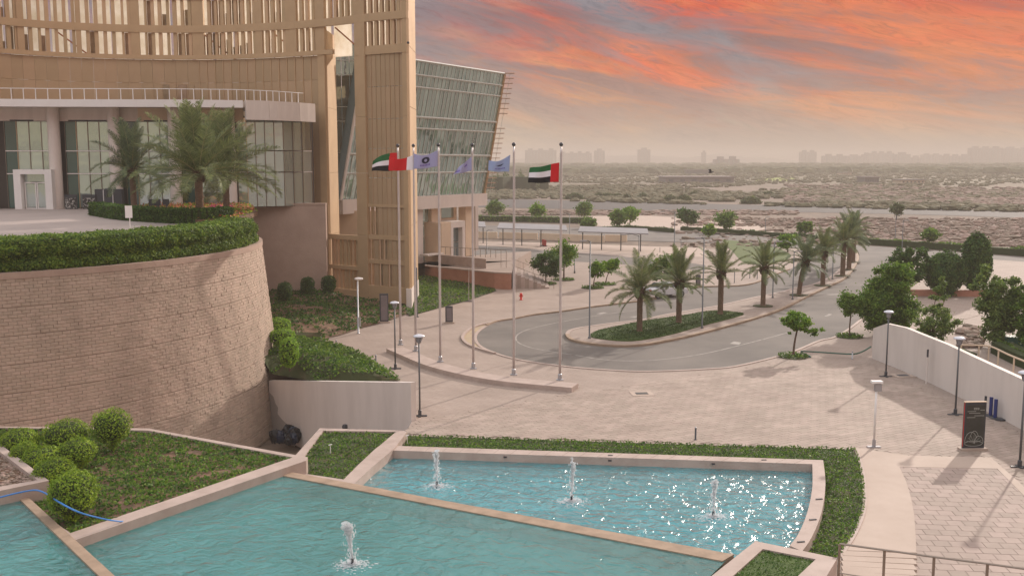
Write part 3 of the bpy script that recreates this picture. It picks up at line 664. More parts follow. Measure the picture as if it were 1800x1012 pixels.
topiary(198, 753, 796, 34, 34, .88, 'tall cone shaped clipped shrub standing apart at the block wall', e=2.3, egg=.75)
topiary(136, 797, 826, 34, 27, .88, 'oval clipped shrub in front of the wide one, nearest the bare soil', egg=.6)
topiary(78, 806, 836, 37, 20, .88, 'flat yellow green shrub in the middle of the shrub cluster')
topiary(97, 830, 862, 36, 24, .88, 'clipped shrub directly behind the biggest shrub by the hose')
topiary(131, 869, 917, 42, 42, .88, 'biggest clipped shrub, lowest in the planter behind the blue hose', n=5000)
# ------------------------------------------------------------------ curved block wall and terrace
CX, CY = -35.8, 62.2; ZT = 7.8; ZF = 9.0
def rad(z): return 19.5 + .1*(ZT-z)
def cw(a, r): return (CX+r*cos(a), CY+r*sin(a))
bw = empty('block_wall', (CX, CY, 0), 'tall curved retaining wall of split stone blocks under the terrace hedge', 'wall')
m = MB(); A0, A1 = R(-150), R(75); n = 90
angs = [A0+(A1-A0)*i/n for i in range(n+1)]
for i in range(n):
    a, b = angs[i], angs[i+1]
    q = [(*cw(a, rad(-4.2)-.05), -4.2), (*cw(b, rad(-4.2)-.05), -4.2), (*cw(b, rad(ZT-.3)-.05), ZT-.3), (*cw(a, rad(ZT-.3)-.05), ZT-.3)]
    m.add(q, [(0, 1, 2, 3)])
m.build('core', M_MORTAR, bw)
m = MB()
for i in range(n):      # smooth coping course
    a, b = angs[i], angs[i+1]; ro, ri = 19.58, 19.0
    vs = [(*cw(a, ri), ZT), (*cw(a, ro), ZT), (*cw(b, ro), ZT), (*cw(b, ri), ZT), (*cw(a, ro), ZT-.3), (*cw(b, ro), ZT-.3), (*cw(a, ri), ZT-.6), (*cw(b, ri), ZT-.6)]
    m.add(vs, [(0, 1, 2, 3), (1, 4, 5, 2), (0, 3, 7, 6)])
m.build('coping', M_RW, bw)
BH, BW_ = .165, .40; blocks = []
row = 0; z = ZT-.3-BH/2
while z > -4.1:
    r = rad(z); da = BW_/r; a = R(-66)+(da/2 if row % 2 else 0)
    while a < R(32): blocks.append((a, z, r)); a += da
    z -= BH+(.028 if row % 8 == 7 else 0); row += 1
def bkey(t):
    x, y = cw(t[0], t[2]); u = 900+F*x/(y*cp+(13-t[1])*sp); return (not (0 < u < 480 and t[1] > -1.2), x*x+y*y+(13-t[1])**2)
blocks.sort(key=bkey)
vari = []
for k in range(6):
    mm = MB(); w, h, d = BW_-.014, BH-.014, .12
    f = [(-.04, random.uniform(-w/2, w/2)*.8, random.uniform(-h/2, h/2)*.8)]
    j = lambda: random.uniform(-.006, .009)
    vs = [(-d, -w/2, -h/2), (-d, w/2, -h/2), (-d, w/2, h/2), (-d, -w/2, h/2), (j(), -w/2, -h/2), (j(), w/2, -h/2), (j(), w/2, h/2), (j(), -w/2, h/2), (.009+j(), random.uniform(-.08, .08), random.uniform(-.03, .03))]
    mm.add(vs, [(4, 5, 8), (5, 6, 8), (6, 7, 8), (7, 4, 8), (0, 1, 5, 4), (1, 2, 6, 5), (2, 3, 7, 6), (3, 0, 4, 7)]); vari.append(mm)
vmesh = [mm.mesh('wall_block', M_BLOCK1) for mm in vari]
for a, z, r in blocks[:300]:
    o = put('wall_block', random.choice(vmesh), bw); x, y = cw(a, r+random.uniform(-.012, .015))
    o.matrix_parent_inverse = Matrix.Translation((-CX, -CY, 0)); o.location = (x, y, z); o.rotation_euler = (random.uniform(-.01, .01), random.uniform(-.02, .02), a)
m = MB()
for a, z, r in blocks[300:]:
    mm = random.choice(vari); x, y = cw(a, r+random.uniform(-.014, .018)); c, s_ = cos(a), sin(a)
    m.add([(x+v[0]*c-v[1]*s_, y+v[0]*s_+v[1]*c, z+v[2]) for v in mm.v], mm.f)
put('wall_block', m.mesh('wall_block', M_BLOCK), bw, kind='stuff')
# terrace floor and soil bank under the hedge
arc = [cw(A0+(R(60)-A0)*i/60, 17.2) for i in range(61)]
mb = MB(); mb.prism(arc + [(-27, 86), (-27, 90.8), (-18.2, 91.5), (-18.4, 93), (-80, 108), (-80, 40)], 8.6, ZF); struct(mb.build('terrace', mat('terrace_paving', (.33, .275, .25), .8, (.38, .315, .285), .25, 7)))
mb = MB()
for i in range(n):
    a, b = angs[i], angs[i+1]; mb.add([(*cw(a, 19.05), 7.7), (*cw(b, 19.05), 7.7), (*cw(b, 17.15), 8.99), (*cw(a, 17.15), 8.99)], [(0, 1, 2, 3)])
struct(mb.build('planting_bank', M_SOIL))
N_ = 60000      # long curved hedge
hd = empty('hedge', (*cw(R(-30), 18), 8.4), 'long curved leafy hedge along the top of the block wall', 'hedge')
AA = RNG.uniform(R(-66), R(13), N_); S = RNG.uniform(0, 1, N_)
hx = np.where(S < .55, 19.15+.1*np.sin(S*20), 19.05-(S-.55)/.45*1.9); hz = np.where(S < .55, 7.85+S/.55*1.35, 9.28+.12*(S-.55))
endt = np.clip((R(13)-AA)/R(3.5), 0, 1)**.5; hz = 8.0+(hz-8.0)*(.25+.75*endt)
wob = fbm(AA*19, hz*1.4, 1.6, 2)*.13+fbm(AA*40, hz*4, 1.6, 4)*.05; hx = hx+wob*np.where(S < .55, 1, .2)+RNG.normal(0, .05, N_); hz = hz+wob*np.where(S < .55, .2, .7)+RNG.normal(0, .05, N_)
nrm = np.stack([np.cos(AA)*(S < .6), np.sin(AA)*(S < .6), (S >= .5)*1.0+.15], 1)
k = RNG.uniform(0, 1, N_) < .96
leafcloud(np.stack([CX+hx*np.cos(AA), CY+hx*np.sin(AA), hz], 1)[k], .13, 'foliage', M_LHEDGE, nrm[k], .7, hd)
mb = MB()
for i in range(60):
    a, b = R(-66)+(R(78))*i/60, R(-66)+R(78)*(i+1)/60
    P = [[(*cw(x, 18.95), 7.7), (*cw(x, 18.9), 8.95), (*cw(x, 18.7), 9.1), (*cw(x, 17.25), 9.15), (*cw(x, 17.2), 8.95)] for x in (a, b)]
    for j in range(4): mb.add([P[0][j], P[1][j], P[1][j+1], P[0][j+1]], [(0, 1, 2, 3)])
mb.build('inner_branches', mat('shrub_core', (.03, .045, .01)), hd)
# low hedge on the terrace and flower bed
hp = smoothpath([G(170, 378, ZF), G(220, 386, ZF), G(290, 391, ZF), G(350, 393, ZF), G(400, 389, ZF)], 8)
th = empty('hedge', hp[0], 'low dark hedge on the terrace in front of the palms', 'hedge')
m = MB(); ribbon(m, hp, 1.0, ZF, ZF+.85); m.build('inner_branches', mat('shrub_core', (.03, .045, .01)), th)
pts = []; nn = []
for _ in range(12000):
    i = random.randrange(len(hp)-1); p = hp[i].lerp(hp[i+1], random.random()); t_ = (hp[i+1]-hp[i]).normalized(); n_ = Vector((t_.y, -t_.x, 0))
    if random.random() < .5: pts.append(p + n_*(.55+random.gauss(0, .04)) + Vector((0, 0, random.uniform(0, .95)))); nn.append(tuple(n_))
    else: pts.append(p + n_*random.uniform(-.6, .55) + Vector((0, 0, .92+random.gauss(0, .05)))); nn.append((0, 0, 1))
leafcloud([tuple(p) for p in pts], .13, 'foliage', M_LDARK, nn, .7, th)
fb_poly = GL([(232, 366), (300, 358), (440, 360), (452, 372), (420, 384), (345, 386), (240, 380)], ZF+.3)
fb = empty('flower_bed', G(340, 372, ZF), 'raised flower bed of orange and pink flowers round the terrace palms', 'flower bed')
m = MB(); m.prism([(p.x, p.y) for p in fb_poly], ZF, ZF+.3); m.build('soil', M_SOIL, fb)
leafbed('groundcover', fb_poly, lambda X, Y: np.full(len(X), ZF+.32), 20, .2, M_LTOP, .1, parent=fb, hgt=.3)
leafbed('flowers', fb_poly, lambda X, Y: np.full(len(X), ZF+.36), 22, .2, mat('orange_flower', (.5, .2, .08), .8, island=.3), 0, parent=fb, hgt=.25, fs=1.7)
leafbed('flowers', GL([(370, 366), (410, 366), (410, 378), (370, 380)], ZF+.3), lambda X, Y: np.full(len(X), ZF+.40), 60, .2, mat('pink_flower', (.55, .05, .16), .8, island=.3), -.2, parent=fb, hgt=.25, fs=1.7)
# terrace sign
p = G(229, 405, ZF); t = empty('terrace_sign', p, 'small white square sign on a thin post behind the curved hedge', 'sign')
m = MB(); m.tube([(0, 0, 0), (0, 0, .9)], .03, 8); m.build('post', M_WHITE2, t, local=True)
m = MB(); m.box((-.03, -.04, 1.1), (.40, .04, .72), .1); m.build('plate', M_WHITE2, t, local=True)

# retaining wall RW2 below the terrace, right part
rwl, rwr = Vector((-30, 90.2, 0)), Vector((D(572, 360, 91.2).x, 91.2, 0))
t = empty('retaining_wall', rwr, 'straight brown stucco retaining wall beside the bronze lattice tower', 'wall')
m = MB(); m.prism([(rwl.x, rwl.y), (rwr.x, rwr.y), (rwr.x, rwr.y+.6), (rwl.x, rwl.y+.6)], -.5, 9.12); m.build('wall', M_RW, t)
m = MB(); m.prism([(rwl.x, rwl.y-.06), (rwr.x+.02, rwr.y-.06), (rwr.x+.02, rwr.y+.66), (rwl.x, rwl.y+.66)], 9.12, 9.27); m.build('coping', M_RW, t)

# ------------------------------------------------------------------ white wall by the pit
t = empty('white_wall', WW_R, 'plain white rendered wall with a bare grey patch beside the tall block wall', 'wall')
ztR = onwall(722, 672, WW_R, WW_L).z; ztL = onwall(463, 665, WW_R, WW_L).z
dv = (WW_L-WW_R).normalized(); nv = Vector((-dv.y, dv.x, 0)); th_ = .3
back = [WW_R-nv*th_, WW_L-nv*th_]
if nv.y > 0: back = [WW_R+nv*th_, WW_L+nv*th_]
m = MB(); a, b, c_, d_ = WW_R, WW_L, back[1], back[0]
m.add([(a.x, a.y, -4.1), (b.x, b.y, -4.1), (c_.x, c_.y, -4.1), (d_.x, d_.y, -4.1), (a.x, a.y, ztR), (b.x, b.y, ztL), (c_.x, c_.y, ztL), (d_.x, d_.y, ztR)],
      [(0, 1, 2, 3), (7, 6, 5, 4), (1, 0, 4, 5), (2, 1, 5, 6), (3, 2, 6, 7), (0, 3, 7, 4)]); m.build('wall', M_WHITE, t)
fr = -1 if nv.y > 0 else 1
pp = [onwall(u, v, WW_R, WW_L)+nv*fr*.006 for u, v in [(463, 669), (470, 680), (474, 690), (481, 697), (484, 708), (489, 716), (488, 727), (496, 737), (505, 745), (516, 752), (519, 763), (518, 800), (463, 800)]]
m = MB(); m.add([tuple(p) for p in pp] , [tuple(range(len(pp)))]); m.build('bare_patch', mat('bare_concrete', (.40, .35, .32), .9, (.34, .30, .27), 1, 7), t)
p = onwall(609, 749, WW_R, WW_L)+nv*fr*.1; m = MB(); m.lathe([(.02, -.15), (.14, -.12), (.17, .0), (.12, .12), (.02, .15)], p, 10); tag(m.build('wall_light', M_DARK), 'small black round fitting on the white wall above the planter', 'wall light')
# rubbish in the pit
t = empty('rubbish_heap', G(490, 792, -4.1), 'heap of dark blue and black bags in the corner below the white wall', 'rubbish')
for k in range(9):
    q = Vector((random.uniform(-1.1, 1.0), random.uniform(-.5, 1.2), 0)); s_ = random.uniform(.22, .4)
    m = MB(); m.blob((q.x, q.y, s_*.9+.5), (s_, s_*.8, s_*.8+.15), 10, 7, .22); m.build('bag', mat('bin_bag_%s' % ('blue' if k % 2 else 'black'), (.015, .022, .045) if k % 2 else (.012, .012, .015), .35), t, smooth=False, local=True)

# ------------------------------------------------------------------ planted slopes behind
from mathutils.geometry import delaunay_2d_cdt
def slope(label, ctrl, dens, size, lm, thr, soil=M_SOIL, hgt=.2, bounds=None, zoff=.0, fs=.8):
    """ctrl: world points with z; first nb = boundary loop"""
    nb = bounds or len(ctrl); B = ctrl[:nb]; C = np.array([[p.x, p.y, p.z] for p in ctrl])
    def zf(X, Y):
        d2 = (X[:, None]-C[None, :, 0])**2 + (Y[:, None]-C[None, :, 1])**2 + .05; w = d2**-1.6
        return (w*C[None, :, 2]).sum(1)/w.sum(1)
    P = [(p.x, p.y) for p in B]; xs = [p[0] for p in P]; ys = [p[1] for p in P]
    step = max(.5, (max(ys)-min(ys))/22); pts = [Vector(p) for p in P]
    for i in range(nb):      # densify boundary
        pass
    x = min(xs)
    while x < max(xs):
        y = min(ys)
        while y < max(ys):
            if inpoly(x, y, P): pts.append(Vector((x+random.uniform(-.1, .1), y)))
            y += step
        x += step
    r_ = delaunay_2d_cdt([Vector((p[0], p[1])) for p in pts], [], [list(range(nb))], 1, .01)
    V = np.array([[q.x, q.y] for q in r_[0]]); Z = zf(V[:, 0], V[:, 1])
    t = empty('planted_slope', B[0], label, 'plant bed')
    m = MB(); m.add([(V[i, 0], V[i, 1], Z[i]+zoff) for i in range(len(V))], [tuple(f) for f in r_[2]]); m.build('soil', soil, t, smooth=True)
    leafbed('groundcover', B, lambda X, Y: zf(X, Y)+zoff, dens, size, lm, thr, parent=t, hgt=hgt, fs=fs); return t
def Q(u, v, z): return G(u, v, z)
arcpts = [Vector((*cw(R(a), rad(.5)-.1), .9)) for a in (-2, 3, 9, 16, 24)]
slope('bright green planted mound between block wall, white wall and flagpole pavement',
      [Q(703, 668, .05), Q(681, 650, .05), Q(650, 629, .05), Q(618, 613, .05), Q(590, 604, .05), Q(562, 597, .05), Vector((-14.0, 72.5, .6)), arcpts[4], arcpts[3], arcpts[2], arcpts[1], arcpts[0], WW_L+Vector((.12, .15, -.33)), WW_L.lerp(WW_R, .38)+Vector((.12, .2, .25)),
       Vector((-8.2, 63.5, .0)) , Q(600, 640, 1.0), Q(540, 620, 1.3), Q(640, 655, .6)], 75, .2, M_LGRASS, -1.6, M_MULCH, .3, bounds=14)
slope('dark green planted slope under the stucco wall and bronze tower',
      [Q(562, 597, .05), Q(600, 588, .05), Q(632, 577, .05), Q(680, 564, .05), Q(715, 552, .05), Vector((-9.3, 86.5, .4)), Vector((-13, 88.3, .9)), Vector((-17.6, 90.9, 1.3)), Vector((-24, 90.3, 1.4)), Vector((-19.5, 80, 1.3)), Vector((*cw(R(32), 20.3), 1.1)), arcpts[4],
       Q(520, 560, 1.0), Q(560, 540, 1.1), Q(640, 545, .5)], 42, .24, M_LDARK, -.45, M_SOIL, .25, bounds=12, fs=.5)
slope('grass bank below the red ramp wall right of the bronze tower',
      [Q(720, 555, .05), Q(760, 544, .05), Q(822, 528, .05), Q(872, 511, .05), Q(869, 507, .1), Q(800, 493, .35), Q(747, 484.5, .6), Q(700, 484, .7), Vector((-10.5, 90, .5)), Q(770, 515, .35)], 40, .22, M_LGRASS, -1.5, M_MULCH, .12, bounds=9)

for (u, vc, vb, pr, pz, z, lab, e) in (
    (488, 574, 592, 22, 14, .9, 'flat topped yellow green shrub, farthest of three at the block wall corner', 3.2),
    (497, 592, 610, 20, 13, 1.0, 'clipped shrub in the middle of the three at the block wall corner', 3.2),
    (509, 619, 645, 16, 25, .9, 'tall clipped shrub nearest the white wall at the block wall corner', 2.8),
    (501, 512, 528, 12, 16, 1.2, 'dark round shrub at the stucco wall nearest the block wall', 2.6),
    (541, 502, 518, 11, 14, 1.2, 'boxy dark shrub in the middle of the stucco wall foot', 3.2),
    (578, 499, 515, 12, 14, 1.2, 'boxy dark shrub where the stucco wall meets the bronze lattice', 3.2)):
    topiary(u, vc, vb, pr, pz, z, lab, M_LTOP2 if u < 515 and vb > 550 else M_LDTREE, e, .1, 'clipped shrubs on the planted slopes', 1800, .13)
# ------------------------------------------------------------------ bronze screen building
SA = [(-120, 84.5), (0, 91.5), (120, 95.2), (240, 97.2), (350, 97.7), (460, 96.3), (560, 93.8), (600, 92.2), (650, 90.0), (719, 87.8)]
def S(u):
    for i in range(len(SA)-1):
        if u <= SA[i+1][0] or i == len(SA)-2:
            p0, p1, p2, p3 = SA[max(i-1, 0)], SA[i], SA[i+1], SA[min(i+2, len(SA)-1)]; t = (u-p1[0])/(p2[0]-p1[0])
            m1 = (p2[1]-p0[1])/(p2[0]-p0[0])*(p2[0]-p1[0]); m2 = (p3[1]-p1[1])/(p3[0]-p1[0])*(p2[0]-p1[0])
            y = (2*t**3-3*t*t+1)*p1[1]+(t**3-2*t*t+t)*m1+(-2*t**3+3*t*t)*p2[1]+(t**3-t*t)*m2
            d = D(u, 200, y); return Vector((d.x, y, 0))
def sbox(name, u1, u2, z0, z1, off, th, m, parent):
    """box standing on the screen's curve between two stations; off = how far in front of the curve"""
    a, b = S(u1), S(u2); d = b-a; L_ = d.length; d.normalize(); n = Vector((d.y, -d.x, 0)); c = (a+b)/2+n*off
    mb = MB(); mb.box((0, 0, 0), (L_, th, z1-z0)); o = put(name, mb.mesh(name, m), parent)
    o.matrix_parent_inverse = WM[parent.name].inverted(); o.location = (c.x, c.y, (z0+z1)/2); o.rotation_euler = (0, 0, atan2(d.y, d.x)); return o
scr = empty('screen_building', S(300), 'tall curved bronze lattice screen with rows of vertical fins rising behind the terrace', 'building')
def sband(z0, z1, u1, u2, off=.12, th=.3, n=None):
    us = np.linspace(u1, u2, n or max(2, int((u2-u1)/60)+1))
    for a, b in zip(us[:-1], us[1:]): sbox('band', a, b+.3, z0, z1, off, th, M_BRASS, scr)
ROWS = [(28.95, 31.3), (25.92, 28.3), (23.15, 25.25)]
sband(28.3, 28.95, -120, 719); sband(25.25, 25.92, -120, 719); sband(22.75, 23.15, -120, 590); sband(22.4, 23.15, 630, 719); sband(31.3, 32.0, -120, 719)
COLS = [(-60, -48), (38, 50), (141, 150), (237, 252), (345, 365), (455, 467), (508, 527), (560, 576), (628, 646), (711, 719)]
for a, b in COLS:
    for z0, z1 in ((22.78 if a < 600 else 22.3, 25.25), (25.92, 28.3), (28.95, 31.3)): sbox('column', a, b, z0, z1, .06, .34, M_BRASS, scr)
random.seed(21)
for (a, b), (c, d) in zip(COLS[:-1], COLS[1:]):
    u = b
    while u < c-3:
        pitch = (15 if u < 240 else 13 if u < 340 else 11.5 if u < 455 else 10); gapw = pitch*random.uniform(.50, .74) if u < 340 else pitch*random.uniform(.42, .62)
        fw = pitch-gapw; e = min(u+pitch, c)
        for r_, (z0, z1) in enumerate(ROWS):
            if r_ == 2 and b == 576: continue
            sbox('fin', e-fw, e, z0, z1, -.05, .28, M_BRASS2, scr)
            if random.random() < (.38 if u < 455 else .3): sbox('infill_panel', u, e-fw, z0, z1 if random.random() < .6 else z0+random.uniform(.6, 1.6), -.35, .05, M_INFILL, scr)
        u = e
# solid perforated lower panels
us = [-120]
while us[-1] < 590: us.append(us[-1] + (20.6 if us[-1] < 345 else 14))
us = [u for u in us if u < 566]+[576]
for a, b in zip(us[:-1], us[1:]):
    for z0, z1 in ((20.55, 22.72), (18.3, 20.52), (13.9, 18.27), (9.2, 13.87)):
        if z1 < 18 and b < 520: continue
        sbox('panel', a+.25, b-.12, z0, z1, random.uniform(-.02, .02), .12, M_BRASS3, scr)
    if b > 350: sbox('fin', b-.6, b+.4, 9.2 if b > 520 else 18, 22.6, .06, .14, M_BRASS, scr)
# a few vents showing in the solid part
for a, b in ((256, 272), (275, 288), (290, 300), (303, 312), (316, 330), (334, 344)): sbox('louvre_panel', a, b, 18.6, 20.4, .1, .06, M_INFILL if random.random() < .4 else M_BRASS3, scr)
# left jamb and its deep reveal, lower lattice
sbox('column', 560, 576, .6, 9.2, .1, .3, M_BRASS, scr); sbox('column', 564, 576, 9.2, 22.75, .14, .3, M_BRASS, scr)
ja = S(576)
def slab_y(name, x0, x1, y0, y1, z0, z1, m, par):
    mb = MB(); mb.box(((x0+x1)/2, (y0+y1)/2, (z0+z1)/2), (x1-x0, y1-y0, z1-z0)); return mb.build(name, m, par)
for z0, z1 in ((.6, 6.2), (6.22, 12), (12.02, 18), (18.02, 25.0)): slab_y('reveal_panel', ja.x-.2, ja.x, ja.y+.02, ja.y+4.9, z0, z1, M_BRASS, scr)
sband(5.9, 6.35, 576, 629, n=2); sband(3.15, 3.5, 576, 629, n=2); sband(.7, 1.3, 576, 629, n=2)
for i, u in enumerate(np.arange(579, 628, 7.2)):
    for z0, z1 in ((1.3, 3.15), (3.5, 5.9)): sbox('fin', u, u+(3.6 if i % 3 else 5), z0, z1, -.05, .25, M_BRASS2, scr)
# tower panels
tus = np.linspace(646, 711, 9)
for i, (a, b) in enumerate(zip(tus[:-1], tus[1:])):
    zz = [1.9, 3.9, 4.3, 6.3, 9.0, 11.6, 14.2, 16.8, 19.6, 22.4]
    for j, (z0, z1) in enumerate(zip(zz[:-1], zz[1:])):
        if (z0 in (1.9,) and i in (0, 2, 4)) or (z0 == 4.3 and i in (0, 2, 3)) or (z0 == 6.3 and i in (0, 1)): 
            sbox('infill_panel', a+.4, b-2.6, z0, z1, -.25, .05, M_INFILL, scr); continue
        sbox('panel', a+.2, b-.2, z0+.02, z1-.02, random.uniform(-.03, 0), .1, M_BRASS3, scr)
    sbox('fin', b-.5, b+.5, 1.9, 22.4, .03, .12, M_BRASS3, scr)
for a, b in ((628, 646), (711, 719)):
    for z0, z1 in ((.4, 6.4), (6.42, 12), (12.02, 17), (17.02, 22.3)): sbox('column', a, b, z0, z1, .08, .36, M_BRASS, scr)
for z0, z1 in ((6.1, 6.5), (3.9, 4.25), (9.0, 9.25)): sband(z0, z1, 646, 711, off=.02, n=2)
sband(.5, 1.9, 646, 711, n=2)
tr = S(719)
for z0, z1 in ((1.9, 7.4), (7.44, 12.6), (12.64, 17.8), (17.84, 23), (23.04, 28.2), (28.24, 32)):
    slab_y('side_panel', tr.x-.3, tr.x+.02, tr.y+.05, tr.y+6.4, z0, z1, M_BRASS, scr)
slab_y('footing', tr.x-.42, tr.x+.06, tr.y-.3, tr.y+6.5, -.3, 1.88, M_WHITE, scr)
slab_y('footing', S(628).x-.1, S(628).x+.8, S(628).y-.1, S(628).y+.5, -.3, .9, M_WHITE, scr)
p = D(718.5, 76, tr.y-.3); mb = MB(); mb.tube([p, p+Vector((0, -.35, 0))], .05, 6); mb.blob(p+Vector((0, -.45, -.02)), (.12, .2, .12), 8, 5, 0); mb.build('camera_bracket', M_DARK, scr)
# sheets added as bright sky behind the openings, and the roof ring carrying both
mu = np.linspace(-120, 678, 26)
for a, b in zip(mu[:-1], mu[1:]): sbox('sky_sheet_panel', a+.2, b-.2, 22.9, 31.6, -3.2, .05, M_SKYSHEET, scr)
for a, b in zip(mu[:-1], mu[1:]): sbox('roof_slab', a, b, 31.7, 31.95, -3.4, 6.2, M_BRASS3, scr)
for a, b in zip(mu[:-1], mu[1:]): sbox('rear_wall', a, b, .4 if b > 570 else 9, 22.4, -8.4, .3, M_BRASS3, scr) if b < 500 else None
for u in (100, 360, 480, 590):      # raking struts
    a = S(u); mb = MB(); mb.tube([(a.x, a.y+.6, 25.2), (a.x+2.6, a.y+2.4, 22.9)], .07, 6); mb.build('strut', mat('rust_strut', (.5, .2, .1), .6), scr)

# ------------------------------------------------------------------ white entrance building on the terrace
ent = empty('entrance_building', D(100, 365, 87), 'white entrance building with tall columns, glass door portal and flat canopy on the terrace', 'building')
GA = [(-120, 85.6), (100, 87), (300, 87.6), (430, 88.6), (500, 90.3), (552, 92.6)]
FA = [(-120, 83.4), (100, 84.6), (300, 84.9), (420, 85.7), (480, 87.4), (530, 89.8), (552, 91.5)]
def interp(A, u): return float(np.interp(u, [a[0] for a in A], [a[1] for a in A]))
def PT(A, u, v=285): y = interp(A, u); d = D(u, v, y); return Vector((d.x, d.y, 0))
def pbox(A, name, u1, u2, z0, z1, off, th, m, parent):
    a, b = PT(A, u1), PT(A, u2); d = b-a; L_ = d.length; d.normalize(); n = Vector((d.y, -d.x, 0)); c = (a+b)/2+n*off
    mb = MB(); mb.box((0, 0, 0), (L_, th, z1-z0)); o = put(name, mb.mesh(name, m), parent)
    o.matrix_parent_inverse = WM[parent.name].inverted(); o.location = (c.x, c.y, (z0+z1)/2); o.rotation_euler = (0, 0, atan2(d.y, d.x)); return o
ZC1 = 18.2
fu = list(np.linspace(-120, 430, 10))
for a, b in zip(fu[:-1], fu[1:]):
    pbox(FA, 'fascia', a, b+.4, ZC1-.62, ZC1, 0, .3, M_WHITE2, ent)
fu2 = list(np.linspace(434, 552, 10))
for a, b in zip(fu2[:-1], fu2[1:]): pbox(FA, 'fascia', a, b+.4, ZC1-1.62, ZC1+.02, .06, .4, M_WHITE, ent)
roof = [PT(FA, u) for u in np.linspace(-120, 550, 30)] + [Vector((-18.6, 93, 0)), Vector((-80, 100, 0))]
mb = MB(); mb.prism([(p.x, p.y+.1) for p in roof], ZC1-.55, ZC1-.1); mb.build('canopy_slab', M_WHITE, ent)
for a, b in zip(fu[:-1], fu[1:]): pbox(GA, 'wall', a, b, 16.5, ZC1-.56, -.1, .4, M_CREAM if a > 200 else M_WHITE, ent)
# columns
for u in (-20, 103, 208, 312, 408):
    p = PT(GA, u); mb = MB(); mb.lathe([(.62, ZF), (.62, ZF+.1), (.52, ZF+.1), (.50, 16.5), (.5, ZC1-.56)], (p.x, p.y-.6, 0), 20); mb.build('column', M_WHITE, ent, smooth=False)
# glazing bays with panes
def bay(u0, u1, n, rows, firstdark):
    us = np.linspace(u0, u1, n+1)
    for i in range(n):
        for j in range(len(rows)-1):
            d = firstdark and i == 0
            o = pbox(GA, 'window_pane', us[i]+.4, us[i+1]-.4, rows[j]+.05, rows[j+1]-.05, -.05+random.uniform(-.01, .01), .04, M_GLASSD if d else M_GLASS, ent)
            o.rotation_euler = (random.uniform(-.006, .006), 0, o.rotation_euler.z+random.uniform(-.012, .012))
        pbox(GA, 'mullion', us[i]-.35, us[i]+.35, rows[0], rows[-1], .03, .1, M_CHROME if i != 1 else M_BRASS2, ent)
    pbox(GA, 'mullion', us[-1]-.35, us[-1]+.35, rows[0], rows[-1], .03, .1, M_CHROME, ent)
    for z in rows[1:-1]: pbox(GA, 'transom', u0, u1, z-.04, z+.04, .04, .09, M_WHITE2, ent)
    pbox(GA, 'transom', u0, u1, rows[-1], rows[-1]+.1, .04, .12, M_DARK, ent)
RW = [9.02, 12.0, 13.95, 16.5]
bay(-100, -32, 3, RW, True); bay(11, 97, 4, RW, True); bay(117, 197, 4, RW, True); bay(222, 303, 4, RW, True); bay(322, 399, 4, RW, True); bay(418, 548, 8, [9.02, 12.1, 14.0, 16.9], False)
for i, u in enumerate(np.linspace(424, 540, 12)):      # pale curtains behind the right hand glazing
    pbox(GA, 'curtain', u, u+6.5, 9.1, 16.8, -.5, .05, M_WHITE if i % 3 else M_GLASSD, ent)
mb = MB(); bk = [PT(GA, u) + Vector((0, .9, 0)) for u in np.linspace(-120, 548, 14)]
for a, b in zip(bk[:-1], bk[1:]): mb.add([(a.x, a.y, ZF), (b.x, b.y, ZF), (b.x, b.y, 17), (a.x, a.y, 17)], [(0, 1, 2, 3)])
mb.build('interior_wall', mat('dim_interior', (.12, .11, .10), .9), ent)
# portal with double door
yp = 85.3; a = D(27, 365, yp); b = D(94, 365, yp); zt = D(50, 298, yp).z
mb = MB(); mb.box(((a.x+b.x)/2, yp+.6, zt-.2), (b.x-a.x, 1.3, .4)); mb.box((a.x+.3, yp+.6, (ZF+zt-.4)/2), (.6, 1.3, zt-.4-ZF)); mb.box((b.x-.3, yp+.6, (ZF+zt-.4)/2), (.6, 1.3, zt-.4-ZF)); mb.build('portal_frame', M_WHITE2, ent)
xm = (a.x+b.x)/2+.05; w = 1.0
for s_ in (-1, 1):
    x = xm+s_*(w/2+.02); d = MB()
    for bx_ in (((x, yp+.5, ZF+.05), (w, .07, .1)), ((x, yp+.5, ZF+2.25), (w, .07, .1)), ((x-w/2+.05, yp+.5, ZF+1.15), (.09, .07, 2.1)), ((x+w/2-.05, yp+.5, ZF+1.15), (.09, .07, 2.1))): d.box(*bx_)
    dd = d.build('door', M_WHITE2, ent); g = MB(); g.box((x, yp+.52, ZF+1.15), (w-.18, .03, 2.0)); WM[dd.name] = Matrix.Identity(4); g.build('glass', M_GLASS, dd)
mb = MB(); mb.box((xm, yp+.6, (ZF+2.35+zt-.4)/2), (b.x-a.x-1.2, .05, zt-.4-ZF-2.35)); mb.build('transom_light', M_GLASS, ent)
mb = MB(); mb.box((a.x+.95, yp+.62, ZF+1.2), (.45, .05, 2.3)); mb.box((b.x-.95, yp+.62, ZF+1.2), (.45, .05, 2.3)); mb.build('side_light', M_GLASS, ent)
POST = mat('poster_print', (.03, .028, .027), .6, (.5, .48, .45), 7, 8, contrast=(.5, .62))
for (u0, u1), lab in (((115, 136), 'black poster board with white floral print left of the second glazed bay'), ((146, 169), 'black poster board with white floral print, the right one of the pair at the glazing')):
    y = 85.6; a, b = D(u0, 363, y), D(u1, 363, y); t = empty('poster_board', (a.x, y, ZF), lab, 'poster board')
    mb = MB(); mb.box(((a.x+b.x)/2, y, ZF+.62), (b.x-a.x, .12, 1.24)); mb.build('frame', M_DARK, t)
    mb = MB(); mb.box(((a.x+b.x)/2, y-.07, ZF+.5), (b.x-a.x-.1, .02, .9)); mb.build('print', POST, t)
p = D(193, 350, 86); t = empty('kiosk', (p.x, 86, ZF), 'dark glass side door cabinet beside the poster boards', 'cabinet')
